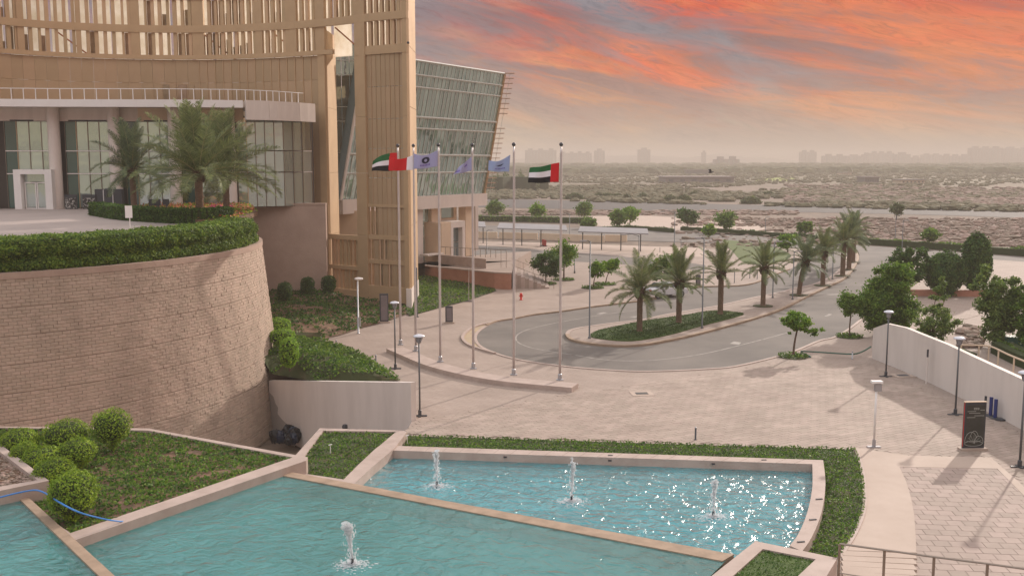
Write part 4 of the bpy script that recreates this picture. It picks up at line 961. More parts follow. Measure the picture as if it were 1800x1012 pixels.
mb = MB(); mb.box((p.x, 86, ZF+.85), (2.3, .6, 1.7)); mb.build('body', M_DARK, t)
mb = MB(); [mb.box((p.x+dx, 85.68, ZF+.85), (.05, .04, 1.6)) for dx in (-.4, .4)]; mb.build('frame', M_WHITE2, t)
for u in (265, 275, 290): 
    p = D(u, 355, 80); t = empty('chair', (p.x, 80, ZF), {265: 'leftmost dark chair under the palms by the glazing', 275: 'middle dark chair under the palms by the glazing', 290: 'right dark chair under the palms by the glazing'}[u], 'chair', 'dark chairs by the glazing')
    m_ = MB(); m_.box((0, 0, .45), (.5, .5, .06)); m_.build('seat', M_DARK, t, local=True)
    m_ = MB(); m_.box((0, .23, .75), (.5, .05, .6)); m_.build('backrest', M_DARK, t, local=True)
    for sx in (-.22, .22):
        for sy in (-.22, .22): m_ = MB(); m_.box((sx, sy, .21), (.04, .04, .42)); m_.build('leg', M_DARK, t, local=True)
# roof railing
rail = empty('roof_railing', PT(FA, 100)+Vector((0, 0, ZC1)), 'thin white railing along the edge of the white canopy roof', 'railing')
u = -100.0; i = 0
while u < 534:
    p = PT(FA, u); mb = MB(); mb.box((0, 0, .44), (.055, .055, .88)); o = mb.build('post', M_WHITE2, rail, local=True); o.location = (p.x-rail.location.x, p.y+.0-rail.location.y, 0)
    u += 21.2 if u < 330 else 15 if u < 440 else 11
for dz in (.88,):
    mb = MB(); mb.tube([PT(FA, u)+Vector((0, 0, ZC1+dz)) for u in np.linspace(-120, 536, 50)], .03, 5); mb.build('top_rail', M_WHITE2, rail)

# ------------------------------------------------------------------ slanted glass hall
gb = empty('glass_hall', G(790, 440, 0), 'green glass hall with leaning facade and horizontal louvres on its right edge', 'building')
BL, BR = D(598, 352, 102.0), D(850, 340, 123.0); TL, TR = D(641, 93, 101.0), D(886, 130, 123.0)
BL.z = BR.z = 9.15
def GP(s, t): return (BL.lerp(BR, s)).lerp(TL.lerp(TR, s), t)
NC = 36; tr_ = [0, .185, .32, .517, .60, .815, .902, 1.0]
gn = ((GP(1, .5)-GP(0, .5)).cross(GP(.5, 1)-GP(.5, 0))).normalized()
if gn.y > 0: gn = -gn
random.seed(5)
for i in range(NC):
    for j in range(7):
        s0, s1 = i/NC+.0012, (i+1)/NC-.0012; t0, t1 = tr_[j]+.004, tr_[j+1]-.004
        q = [GP(s0, t0)+gn*random.uniform(0, .05), GP(s1, t0)+gn*random.uniform(0, .05), GP(s1, t1)+gn*random.uniform(0, .05), GP(s0, t1)+gn*random.uniform(0, .05)]
        mb = MB(); r_ = [p-gn*.08 for p in q]; mb.add([tuple(p) for p in q+r_], [(0, 1, 2, 3), (7, 6, 5, 4), (0, 4, 5, 1), (1, 5, 6, 2), (2, 6, 7, 3), (3, 7, 4, 0)]); mb.build('glass_pane', M_GLASSF, gb)
MUL = mat('facade_mullion', (.55, .56, .52), .6)
for i in range(0, NC+1):
    mb = MB(); mb.tube([GP(i/NC, 0)+gn*.06, GP(i/NC, 1)+gn*.06], .035, 4); mb.build('mullion', MUL, gb)
for j, t in enumerate(tr_[1:-1]):
    mb = MB(); mb.tube([GP(0, t)+gn*.1, GP(1, t)+gn*.1], .10 if j not in (1, 3) else .13, 4); mb.build('transom', MUL, gb)
BACK = Vector((-5, 14, 0))
mb = MB(); c = [GP(0, 0), GP(1, 0), GP(1, 1), GP(0, 1)]; c = [p-gn*.12 for p in c]; d_ = [p+Vector((-4, 13, 0)) for p in c]
mb.add([tuple(p) for p in c+d_], [(0, 1, 2, 3), (7, 6, 5, 4), (0, 4, 5, 1), (1, 5, 6, 2), (2, 6, 7, 3), (3, 7, 4, 0)]); mb.build('hall_body', mat('hall_shade', (.10, .13, .12), .8), gb)
mb = MB(); mb.tube([GP(1, -.0)+gn*.1, GP(1, 1)+gn*.1], .16, 4); mb.build('edge_trim', M_BRASS, gb)
mb = MB(); mb.tube([GP(0, 0)+gn*.1, GP(0, 1)+gn*.1], .16, 4); mb.build('edge_trim', M_WHITE2, gb)
mb = MB(); mb.tube([GP(0, 1.002)+gn*.1, GP(1, 1.002)+gn*.1], .12, 4); mb.build('edge_trim', MUL, gb)
v = 129.0
while v < 335:
    if not (206 < v < 216) :
        t = (340-v)/(340-130); p = GP(1, t)+gn*.1; mb = MB(); L_ = 1.15
        mb.box((p.x+L_/2, p.y+.15, p.z), (L_, .5, .09), .2); mb.build('louvre', mat('louvre_slat', (.45, .30, .22), .6), gb)
    v += 8.7
mb = MB(); a, b = GP(1, 0), GP(1, 1); 
mb.tube([a+Vector((.75, .2, 0)), b+Vector((.75, .2, 0))], .03, 5); mb.build('louvre_rod', MUL, gb)
# white base band, soffit, ground floor
A_, B_ = GP(-.0, 0), GP(1, 0); dd = (B_-A_).normalized(); nn_ = Vector((dd.y, -dd.x, 0)); A2, B2 = A_+nn_*.35, B_+nn_*.35+dd*.3
def gprism(name, p, q, z0, z1, depth, m):
    bk = Vector((-nn_.x, -nn_.y, 0))*depth; mb = MB(); mb.prism([(p.x, p.y), (q.x, q.y), (q.x+bk.x, q.y+bk.y), (p.x+bk.x, p.y+bk.y)], z0, z1); return mb.build(name, m, gb)
gprism('base_band', A2, B2, 7.72, 9.2, 12, M_WHITE)
ZP = 1.6
def gf(u, off): 
    """point under the facade line at picture column u, set back off metres"""
    P_, Q_ = A2-nn_*off, B2-nn_*off; w_ = onwall(u, 420, P_, Q_); return Vector((w_.x, w_.y, 0))
def gwall(name, u0, u1, off, z0, z1, m, th=.4): gprism(name, gf(u0, off), gf(u1, off), z0, z1, th, m)
gwall('wall', 560, 744, 1.6, ZP-1.6, 7.72, M_CREAM); gwall('wall', 759, 776, 1.2, ZP, 7.72, M_CREAM, 1); gwall('wall', 776, 803, 2.2, ZP, 6.35, M_CREAM)
gwall('window_pane', 744, 759, 1.7, ZP, 4.4, M_GLASSF, .1); gwall('window_pane', 744, 759, 1.7, 4.5, 5.6, M_GLASSF, .1); gwall('window_pane', 744, 759, 1.7, 5.75, 7.72, M_GLASSF, .1); gwall('window_pane', 776, 798, 2.0, 6.4, 7.72, M_GLASSF, .1)
gwall('column', 798, 803, 1.9, 6.35, 7.72, M_CREAM, .4); gwall('column', 819, 833, .9, ZP, 7.72, M_CREAM, 1.1); gwall('column', 836, 841, 4.5, ZP, 7.72, M_WHITE, .4)
gwall('wall', 730, 744, .7, ZP-1.6, 7.72, M_WHITE, .6)
gwall('portal_frame', 776, 793, -.8, ZP, 6.1, M_CREAM, 2.6); gwall('portal_frame', 793, 797, -.82, ZP, 5.4, M_WHITE, .5); gwall('portal_frame', 793, 818, -.82, 5.4, 6.15, M_WHITE, 2.6); gwall('portal_frame', 813, 818, -.82, ZP, 5.4, M_WHITE, 2.6)
for i in range(3):
    u0 = 797+i*5.3; gwall('door_pane', u0+.3, u0+5.0, -.2, ZP+.05, 3.6, M_GLASSB, .06); gwall('door_pane', u0+.3, u0+5.0, -.2, 3.7, 5.35, M_GLASSB, .06)
gwall('canopy_slab', 752, 780, -1.0, ZP+.9, ZP+1.05, M_WHITE, 1.2)
# blue grey glazing and cream wall seen in the tower's tall opening
t2 = empty('drum_glazing', (D(600, 300, 107).x, 107, 9), 'blue grey glass wall seen through the tall opening of the bronze screen', 'glass wall')
rows = [7.6, 12.0, 14.0, 17.3, 18.8, 22.1, 23.6, 25.3]
xa, xb = D(575, 300, 107).x, D(646, 300, 107).x
for i in range(5):
    for j in range(7):
        mb = MB(); mb.box((xa+(i+.5)*(xb-xa)/5, 107, (rows[j]+rows[j+1])/2), ((xb-xa)/5-.06, .08, rows[j+1]-rows[j]-.06)); o = mb.build('glass_pane', M_GLASSB, t2)
for z in rows: mb = MB(); mb.box(((xa+xb)/2, 106.93, z), (xb-xa, .12, .09)); mb.build('transom', MUL, t2)
mb = MB(); mb.box(((xa+xb)/2, 103.4, 3.9), (xb-xa+6, .4, 8.2)); mb.build('wall', M_CREAM, t2)

# ramp wall, podium and stairs
pod = empty('ramp_wall', G(869, 507, 0), 'red stone ramp wall below the glass hall', 'wall')
ra, rb, rc = Vector((D(747, 480, 109).x, 109, 0)), G(869, 507.5, 0), G(899, 509, 0)
mb = MB(); mb.prism([(ra.x, ra.y), (rb.x, rb.y), (rc.x, rc.y), (rc.x, rc.y+.45), (rb.x+.05, rb.y+.45), (ra.x, ra.y+.45)], -.2, 1.62); mb.build('wall', M_RED, pod)
mb = MB(); mb.prism([(ra.x, ra.y-.05), (rb.x, rb.y-.05), (rc.x+.05, rc.y-.05), (rc.x+.05, rc.y+.5), (rb.x+.05, rb.y+.5), (ra.x, ra.y+.5)], 1.62, 1.76); mb.build('coping', M_CURB, pod)
mb = MB(); mb.prism([(ra.x-8, ra.y+4), (ra.x, ra.y+.46), (rb.x, rb.y+.46), (rc.x+.02, rc.y+.5), (rc.x+.3, 116), (B_.x+6, B_.y+6), (A_.x, A_.y+10), (A_.x, A_.y-1)], -.3, 1.55); struct(mb.build('podium', MP))
mb = MB(); mb.prism([(ra.x+1.5, ra.y+3.2), (rb.x-1, rb.y+5.2), (rb.x-1, rb.y+5.6), (ra.x+1.5, ra.y+3.6)], 1.5, 2.6); tag(mb.build('ramp_parapet', M_CURB), 'pale stone parapet of the upper ramp in front of the hall door', 'wall')
rl = empty('ramp_railing', (rb.x-1, rb.y+5.4, 2.6), 'thin metal railing on the upper ramp parapet', 'railing')
A3, B3 = Vector((ra.x+1.5, ra.y+3.4, 2.6)), Vector((rb.x+1.2, rb.y+5.6, 2.6))
for i in range(14):
    p = A3.lerp(B3, i/13); mb = MB(); mb.tube([p-Vector((0, 0, 1.0 if i > 11 else 0)), p+Vector((0, 0, .9))], .03, 5); mb.build('post', M_CHROME, rl)
mb = MB(); mb.tube([A3+Vector((0, 0, .9)), B3+Vector((0, 0, .9))], .03, 5); mb.build('top_rail', M_CHROME, rl)
st = empty('steps', (rc.x+1, rc.y+4, 0), 'flight of pale stone steps going down right of the red ramp wall', 'steps')
for i in range(9):
    mb = MB(); mb.box((rc.x+.35+i*.42, rc.y+4.4, (1.55-i*.17)/2-.02), (.42, 7.2, 1.55-i*.17)); mb.build('step', MP if i % 2 else M_CURB, st)
hr = empty('handrail', (rc.x+2, rc.y+.9, 0), 'sloping handrail beside the flight of steps', 'handrail')
for y in (rc.y+.9, rc.y+8):
    mb = MB(); mb.tube([(rc.x, y, 2.45), (rc.x+3.8, y, 1.0), (rc.x+4.4, y, 1.0), (rc.x+4.4, y, 0)], .03, 6); mb.build('top_rail', M_CHROME, hr)
    for i in range(4): mb = MB(); mb.tube([(rc.x+i*1.1+.2, y, 1.5-i*.43), (rc.x+i*1.1+.2, y, 2.4-i*.42)], .025, 5); mb.build('post', M_CHROME, hr)

# ------------------------------------------------------------------ flagpoles and flags
pl_pts = smoothpath(GL([(694, 611), (720, 622), (765, 640), (830, 656), (900, 667), (1011, 677)], .28), 8)
t = empty('flagpole_plinth', pl_pts[20]*1, 'long curved pale stone plinth carrying the six flagpoles', 'plinth'); t.location.z = 0; WM[t.name] = Matrix.Translation(t.location)
mb = MB(); ribbon(mb, pl_pts, 1.25, -.02, .28); mb.build('plinth', M_CURB, t)
def flagpole(u, vb, vt, lab):
    b = G(u, vb, .28); ut = u + (u-900)*.013-1.0; top = D(ut, vt, b.y).z-.28
    t = empty('flagpole', b, lab, 'flagpole', 'flagpoles on the curved plinth')
    m = MB(); m.lathe([(.22, 0), (.22, .06), (.12, .08), (.12, .35), (.07, .4)], n=12); m.build('base', M_STEEL, t, local=True)
    m = MB(); m.lathe([(.075, .3), (.07, 3), (.055, top-.5), (.045, top-.1)], n=12); m.build('pole', M_POLE, t, smooth=True, local=True)
    m = MB(); m.lathe([(.02, top-.12), (.09, top-.08), (.12, top), (.09, top+.08), (.02, top+.12)], n=12); m.build('finial', M_DARK, t, smooth=True, local=True)
    m = MB(); m.tube([(.09, -.02, 1.2), (.08, -.02, top-.2)], .008, 4); m.build('halyard', M_WHITE2, t, local=True)
    return b
pb = [flagpole(704, 606, 256, 'leftmost flagpole, flying the flag in front of the bronze tower'), flagpole(731, 617, 256, 'second flagpole from the left, with the red and white flag'),
      flagpole(774, 636, 255, 'third flagpole from the left, with the lavender emblem flag'), flagpole(832, 648, 255, 'third flagpole from the right, with the folded lavender flag'),
      flagpole(903, 659, 254, 'second flagpole from the right, with the pale blue flag'), flagpole(984, 668, 254, 'rightmost flagpole, standing alone against the desert')]
def fm(n, c): return mat('flag_cloth_'+n, c, .75, transl=.3)
FR, FG, FW, FK, FL, FBL = fm('red', (.62, .012, .02)), fm('green', (.02, .16, .05)), fm('white', (.78, .76, .80)), fm('black', (.008, .008, .012)), fm('lavender', (.42, .41, .60)), fm('pale_blue', (.36, .43, .62))
def flag(name, y, TLp, TRp, BRp, BLp, lab, colour, mats, waves=.12, ph=0.0, curve=None):
    """corner pixels: fly top, hoist top, hoist bottom, fly bottom; cloth hangs at depth y by its pole"""
    a, b, c, d = D(*TLp, y), D(*TRp, y), D(*BRp, y), D(*BLp, y); NX, NY = 40, 24
    def P(s, t):      # s 0 hoist .. 1 fly, t 0 bottom .. 1 top
        p = (c.lerp(d, s)).lerp(b.lerp(a, s), t); k = s**.7
        p = p+Vector((0, -waves*k*sin(s*9+ph+t*1.2)-.02, .035*sin(s*7+ph)*k))
        if curve: p = p+curve(s, t)
        return p
    t_ = empty('flag', b, lab, 'flag', 'flags on the flagpoles'); m = MB()
    m.v = [tuple(P(i/NX, j/NY)) for j in range(NY+1) for i in range(NX+1)]
    for j in range(NY):
        for i in range(NX): m.f.append((j*(NX+1)+i, j*(NX+1)+i+1, (j+1)*(NX+1)+i+1, (j+1)*(NX+1)+i)); m.mi.append(colour((i+.5)/NX, (j+.5)/NY))
    o = m.build('cloth', mats, t_, smooth=True); sol = o.modifiers.new('thick', 'SOLIDIFY'); sol.thickness = .008
    return t_, P
uae = lambda s, t: 0 if s < .27 else (1 if t > .667 else 2 if t > .333 else 3)
UM = [FR, FG, FW, FK]
flag('flag', pb[5].y, (931, 296), (983, 286), (982, 320), (928, 322), 'flag in red, green, white and black on the rightmost flagpole', uae, UM, .12, 1)
flag('flag', pb[0].y, (655, 284), (700, 269), (700, 300), (653, 301), 'flag in red, green, white and black in front of the bronze tower', lambda s, t: 0 if s < .33 else (1 if t > .64 else 2 if t > .33 else 3), UM, .1, 2, lambda s, t: Vector((0, 0, .22*sin(pi*s)*t)))
flag('flag', pb[1].y, (684, 276), (729, 272), (728, 299), (683, 300), 'red flag with a white band at the hoist on the second flagpole', lambda s, t: 1 if s < .29 else 0, [FR, FW], .1, .3, lambda s, t: Vector((0, 0, -.18*sin(pi*s)*t)))
f3, P3_ = flag('flag', pb[2].y, (727, 271), (770, 264), (769, 293), (727, 298), 'lavender flag with a black ring emblem over the glass facade', lambda s, t: 0, [FL], .12, .8, lambda s, t: Vector((0, 0, -.22*(1-s)*s*3*t)))
f4, P4_ = flag('flag', pb[3].y, (801, 300), (831, 273), (831, 299), (796, 308), 'lavender flag blown into a narrow diagonal fold, third from right', lambda s, t: 0, [FL], .18, 2.1)
f5, P5_ = flag('flag', pb[4].y, (859, 283), (897, 272), (895, 302), (858, 301), 'pale blue flag with a dark curved emblem, second from right', lambda s, t: 0, [FBL], .1, 1.2, lambda s, t: Vector((0, 0, -.2*(1-s)*s*3*t)))
EMB = mat('emblem_ink', (.012, .012, .04), .8); EMB2 = mat('emblem_violet', (.16, .10, .38), .8)
def onflag(P, poly, name, m, par, off=.02):
    mb = MB(); mb.add([tuple(P(s, t)+Vector((0, -off, 0))) for s, t in poly[0]] + ([tuple(P(s, t)+Vector((0, -off, 0))) for s, t in poly[1]] if len(poly) > 1 else []),
       [tuple(range(len(poly[0])))] if len(poly) == 1 else [(i, (i+1) % len(poly[0]), len(poly[0])+(i+1) % len(poly[0]), len(poly[0])+i) for i in range(len(poly[0]))]); mb.build(name, m, par)
ring = lambda cx, cy, r1, r2, k=1.5: [[(cx+r1*cos(a), cy+k*r1*sin(a)) for a in np.linspace(0, 2*pi, 20)[:-1]], [(cx+r2*cos(a)*.8, cy+k*r2*sin(a)) for a in np.linspace(0, 2*pi, 20)[:-1]]]
onflag(P3_, ring(.50, .60, .16, .075), 'emblem', EMB, f3); 
for i in range(7): onflag(P3_, [[(.32+i*.06, .18), (.36+i*.06, .18), (.36+i*.06, .30), (.32+i*.06, .30)]], 'lettering', EMB2, f3)
onflag(P4_, [[(.30, .55), (.44, .50), (.46, .62), (.33, .72)]], 'emblem', EMB2, f4); onflag(P4_, ring(.78, .35, .10, .04), 'emblem', EMB2, f4)
onflag(P5_, [[(.28, .62), (.40, .50), (.56, .50), (.68, .62), (.55, .60), (.42, .60)]], 'emblem', EMB, f5)
for i in range(7): onflag(P5_, [[(.22+i*.07, .22), (.27+i*.07, .22), (.27+i*.07, .30), (.22+i*.07, .30)]], 'lettering', EMB2, f5)

# ------------------------------------------------------------------ lamps and poles
def lamp_mush(u, vb, vt, lab, cross=True):
    b = G(u, vb, 0); h = D(u, vt, b.y).z; t = empty('plaza_lamp', b, lab, 'lamp post', 'plaza lamps with dish heads')
    m = MB(); m.box((0, 0, .03), (.75, .14, .06)); m.box((0, 0, .032), (.14, .5, .06)); m.lathe([(.09, .06), (.09, .3), (.05, .34)], n=10); m.build('base', M_DARK, t, local=True)
    m = MB(); m.lathe([(.05, .3), (.042, h-.42)], n=10); m.build('pole', M_DARKPOLE, t, smooth=True, local=True)
    m = MB(); m.lathe([(.05, h-.46), (.12, h-.40), (.17, h-.12), (.15, h-.08)], n=14); m.build('lantern', mat('lantern_glass', (.25, .25, .27), .2), t, smooth=True, local=True)
    m = MB(); m.lathe([(.10, h-.14), (.30, h-.10), (.29, h-.05), (.18, h), (.04, h+.03)], n=18); m.build('lamp_dish', M_LAMPW, t, smooth=True, local=True)
    for k in range(4):
        a = k*pi/2+.4; m = MB(); m.tube([(.10*cos(a), .10*sin(a), h-.4), (.24*cos(a), .24*sin(a), h-.1)], .01, 4); m.build('rib', M_DARK, t, local=True)
lamp_mush(1557, 662, 546, 'lamp post with dish head against the left end of the long white wall')
lamp_mush(1679, 729, 592, 'lamp post with dish head between the white wall and the black sign board')
lamp_mush(1792, 821, 652, 'lamp post at the right photograph edge beside the end of the white wall')
lamp_mush(738, 731, 588, 'lamp post with lantern head nearest the right end of the small white wall')
lamp_mush(695, 648, 530, 'lamp post with dish head in front of the left end of the flagpole plinth')
def lamp_flood(u, vb, vt, lab, m_pole, side=1):
    b = G(u, vb, 0); h = D(u, vt, b.y).z; t = empty('floodlight_post', b, lab, 'lamp post')
    m = MB(); m.box((0, 0, .03), (.6, .22, .06)); m.box((0, 0, .2), (.12, .12, .35)); m.build('base', M_STEEL, t, local=True)
    m = MB(); m.lathe([(.05, .3), (.05, h-.15)], n=10); m.build('pole', m_pole, t, smooth=True, local=True)
    m = MB(); m.box((0, 0, h-.05), (.48, .3, .1)); m.build('lamp_head', M_WHITE2, t, local=True)
    m = MB(); m.box((.06, 0, h-.3), (.3, .2, .34)); m.build('control_box', M_STEEL, t, local=True)
lamp_flood(1536, 786, 669, 'white floodlight post standing alone at the corner of the pale concrete path', M_WHITE2)
b = G(630, 586, 0); h = D(631, 490, b.y).z; t = empty('floodlight_post', b, 'grey lamp post with small white head at the edge of the dark green slope', 'lamp post')
m = MB(); m.lathe([(.12, 0), (.12, .04), (.07, .05), (.05, h-.1)], n=10); m.build('pole', M_STEEL, t, smooth=True, local=True)
m = MB(); m.blob((.1, 0, h), (.34, .2, .12), 10, 6, 0); m.build('lamp_head', M_WHITE2, t, smooth=True, local=True)
m = MB(); m.box((.12, 0, .9), (.14, .12, .7)); m.build('control_box', M_STEEL, t, local=True)
def pole(u, vb, vt, lab, arm=0.0, r=.06, m=None, z=0):
    b = G(u, vb, z); h = D(u, vt, b.y).z-z; t = empty('street_light', b, lab, 'street light', 'street lights round the road')
    mm = MB(); mm.lathe([(r*1.8, 0), (r*1.8, .25), (r, .3), (r*.75, h)], n=8); mm.build('pole', m or M_DARKPOLE, t, smooth=True, local=True)
    mm = MB(); s_ = 1 if arm > 0 else -1; L_ = abs(arm) or .35
    mm.tube([(0, 0, h-.1), (s_*L_*.5, 0, h+.1*min(1, L_)), (s_*L_, 0, h+.05)], .035, 6); mm.build('arm', m or M_DARKPOLE, t, local=True)
    mm = MB(); mm.box((s_*(L_+.2), 0, h+.03), (.5, .16, .09)); mm.build('lamp_head', M_STEEL, t, local=True)
for (u, vb, vt, arm, lab) in ((1036, 598, 424, -.3, 'street light on the rounded tip of the palm island'), (1122, 512, 413, -1.4, 'street light behind the crown of the leaning first palm'), (1234, 580, 419, -.3, 'street light on the palm island between the second and third palm'),
    (1185, 447, 372, -1.6, 'tall street light with curved arm beyond the car park road'), (1358, 526, 425, .3, 'street light right of the fourth palm on the island'), (1393, 529, 442, .3, 'street light just left of the fifth palm on the island'),
    (1463, 493, 430, .3, 'street light between the sixth palm and the far palm pair'), (1585, 447, 388, .3, 'street light at the hedge where the road meets the desert'), (1573, 429, 378, .3, 'thin street light in the desert beside a round bush'),
    (1001, 423, 376, -.8, 'distant street light at the left end of the car park'), (1345, 413, 382, .3, 'distant thin post right of the car park'), (917, 424, 398, .3, 'distant thin post at the bus shade roofs'), (856, 468, 405, .3, 'thin post behind the third flagpole from the right'),
    (1010, 480, 452, .3, 'short thin post between the two plaza trees and the young trees')): pole(u, vb, vt, lab, arm)
# small posts / bollards
def bollard(u, vb, vt, lab, m=None, r=.045, cat='bollard'):
    b = G(u, vb, 0); h = D(u, vt, b.y).z; t = empty('bollard', b, lab, cat, 'small posts on the plaza')
    mm = MB(); mm.lathe([(r*1.6, 0), (r*1.6, .03), (r, .04), (r, h-.04)], n=10); mm.build('post', m or M_DARK, t, smooth=True, local=True)
    mm = MB(); mm.lathe([(r*1.2, h-.06), (r*1.2, h-.02), (r*.5, h)], n=10); mm.build('cap', M_STEEL, t, smooth=True, local=True)
for x in ((1222.5, 773, 750, 'black bollard at the edge of the strip behind the far pool', None), (661, 637, 623, 'black bollard at the edge of the bright green mound', None), (591, 605, 597, 'tiny black bollard at the pavement tip between the two green beds', None),
          (1498, 631, 617, 'stubby post holding the end of the green hose near the white wall', M_STEEL), (1291, 497, 476, 'thin post on the inner pavement left of the fourth palm', None), (1318, 489, 470, 'thin post on the inner pavement right of the third palm', None), (1331, 490, 474, 'thin post on the inner pavement nearest the kerb', None),
          (1197, 438, 421, 'short black post at the car park road', None), (1160, 443, 434, 'short post in the middle of the pale pavement', None)): bollard(x[0], x[1], x[2], x[3], x[4])
p0 = G(824, 530, 0); t = empty('young_tree_stake', p0, 'thin pale stake with foot at the edge of the grass bank', 'post'); m = MB(); m.box((0, 0, .04), (.6, .3, .08)); m.build('foot', M_DARK, t, local=True)
m = MB(); m.tube([(0, 0, 0), (.03, 0, 3.2)], .03, 6); m.build('stake', M_POLE, t, local=True)
p0 = G(733, 557, 0); t = empty('grey_post', p0, 'grey post at the foot of the bronze tower behind the second flagpole', 'post'); m = MB(); m.tube([(0, 0, 0), (0, 0, 4.2)], .07, 8); m.build('post', M_DARKPOLE, t, local=True); m = MB(); m.box((0, 0, .03), (.3, .3, .06)); m.build('foot', M_DARK, t, local=True)
# hydrant
t = empty('fire_hydrant', G(916, 527, 0), 'small red fire hydrant alone on the pavement between two flagpoles', 'hydrant'); m = MB(); m.lathe([(.16, 0), (.16, .05), (.11, .07), (.11, .5), (.15, .52), (.12, .62), (.03, .68)], n=12); m.build('body', mat('hydrant_red', (.6, .02, .015), .5), t, smooth=True, local=True)
m = MB(); m.tube([(-.2, 0, .38), (.2, 0, .38)], .05, 8); m.build('outlet', mat('hydrant_red', (.6, .02, .015)), t, local=True)
# sign panels
def totem(u0, u1, vb, vt, lab, cat='sign', face=None, th=.22, name='totem_sign'):
    a, b = G(u0, vb, 0), G(u1, vb, 0); h = D(u0, vt, a.y).z; w = (b-a).length; t = empty(name, (a+b)/2, lab, cat, rz=.06)
    m = MB(); m.box((0, 0, .06), (w+.25, th+.25, .12)); m.build('base', M_LIGHTCON, t, local=True)
    m = MB(); m.box((0, 0, .12+(h-.12)/2), (w, th, h-.12)); m.build('frame', M_DARK, t, local=True)
    m = MB(); m.box((.02, -th/2-.01, .2+(h-.3)/2), (w-.16, .02, h-.35)); m.build('panel', face or mat('totem_panel', (.20, .17, .18), .5, (.15, .13, .135), 1.2), t, local=True)
    return t, w, h
totem(668, 683, 567, 516, 'dark totem sign with grey panel at the edge of the dark green slope')
totem(783, 796, 568, 538, 'small dark sign board with pale foot beside the third flagpole')
totem(1223, 1231, 503, 483, 'small black sign on the inner pavement behind the second palm')
t, w, h = totem(1690, 1729, 791, 706, 'large black sign board with pale line drawing standing before the white wall', face=mat('board_print', (.028, .028, .022), .55, (.05, .05, .042), 1.5), th=.10, name='sign_board')
LN = mat('board_line_art', (.33, .33, .30), .8)
def arc3(cx, cz, r1, r2, a0, a1, n=14): return [(cx+r1*cos(R(a0+(a1-a0)*i/n)), -.075, cz+r2*sin(R(a0+(a1-a0)*i/n))) for i in range(n+1)]
for pth in (arc3(-.15, .45, .28, .42, 20, 190), arc3(.0, .42, .22, .50, 30, 160), arc3(.22, .42, .2, .26, -20, 200), arc3(-.02, .34, .42, .12, 0, 360)): m = MB(); m.tube(pth, .011, 4); m.build('line_drawing', LN, t, local=True)
for k in range(7): a = R(20+k*24); m = MB(); m.tube([(0, -.075, .36), (.36*cos(a)*1.0, -.075, .36+.38*sin(a))], .007, 4); m.build('line_drawing', LN, t, local=True)
for z, x0, x1 in ((h-.42, -.38, .02), (h-.5, -.30, .22), (h-.62, -.05, .40), (h-.70, -.4, .0), (h-.36, .22, .42)):
    m = MB(); m.box(((x0+x1)/2, -.074, z), (x1-x0, .008, .022)); m.build('printed_line', LN, t, local=True)
for k in range(6): m = MB(); m.box((-.05+(k % 3)*.09, -.074, h-.27-(k//3)*.06), (.07, .008, .03)); m.build('lettering', LN, t, local=True)
m = MB(); m.box((0, -.01, h+.01), (w+.03, .13, .03)); m.build('top_trim', M_CREAM, t, local=True)
m = MB(); m.box((-w/2-.004, -.045, h/2+.1), (.012, .03, h-.2)); m.build('side_trim', mat('hydrant_red', (.6, .02, .015)), t, local=True)
# blue stanchions by the wall
for i, (u, vb, lab) in enumerate(((1731, 729, 'dark stanchion nearest the white wall, half hidden by the sign board'), (1741, 731, 'first blue stanchion right of the sign board'), (1749, 735, 'second blue stanchion right of the sign board'))):
    t = empty('stanchion', G(u, vb, 0), lab, 'stanchion', 'stanchions by the white wall'); m = MB(); m.lathe([(.28, 0), (.28, .03), (.05, .06)], n=14); m.build('foot', M_DARK, t, smooth=True, local=True)
    m = MB(); m.tube([(0, 0, .03), (0, 0, 1.0)], .09 if i else .06, 10); m.build('post', mat('navy_plastic', (.02, .035, .16), .4) if i else M_DARK, t, local=True)
m = MB(); m.lathe([(.3, 0), (.3, .05), (.1, .07)], G(1757, 737, 0), 14); tag(m.build('weighted_disc', M_DARK), 'flat black foot of a missing stanchion at the white wall', 'stanchion')
# green hose
m = MB(); m.tube(smoothpath([G(1404, 626, .03), G(1425, 627, .03), G(1408, 618, .2), G(1420, 617.5, .3), G(1460, 620, .3), G(1498, 622, .3), G(1515, 618, .3), G(1531, 609, .5)], 6), .05, 6); tag(m.build('pipe', M_GREENH), 'dark green pipe running from the lone tree to the white wall', 'pipe')

# ------------------------------------------------------------------ long white wall on the right
WB = [(1532.5, 630), (1555, 639), (1588, 652), (1622, 667), (1660, 685), (1697, 703), (1745, 728), (1797, 755), (1850, 785), (1950, 850)]
WT = [577, 568.5, 576, 590, 605, 622.5, 645, 669, 697, 752]
base_ = [G(u, v, -.02) for u, v in WB]; tops = [D(u, vt, b.y).z for (u, _), vt, b in zip(WB, WT, base_)]
dn = []
for i in range(len(base_)):
    d = base_[min(i+1, len(base_)-1)]-base_[max(i-1, 0)]; d.normalize(); dn.append(Vector((-d.y, d.x, 0)))
if dn[3].y < 0: dn = [-q for q in dn]
t = empty('white_wall', base_[3], 'long curved white wall with pale top along the right side of the plaza', 'wall')
m = MB(); nb_ = len(base_); th_ = .28
vs = [(p.x, p.y, -.3) for p in base_]+[(p.x, p.y, z) for p, z in zip(base_, tops)]+[((p+q*th_).x, (p+q*th_).y, -.3) for p, q in zip(base_, dn)]+[((p+q*th_).x, (p+q*th_).y, z) for p, q, z in zip(base_, dn, tops)]
fs = []
for i in range(nb_-1): fs += [(i, i+1, nb_+i+1, nb_+i), (nb_+i, nb_+i+1, 3*nb_+i+1, 3*nb_+i), (2*nb_+i+1, 2*nb_+i, 3*nb_+i, 3*nb_+i+1)]
fs += [(0, nb_, 3*nb_, 2*nb_)]
m.add(vs, fs); m.build('wall', M_WHITE, t)
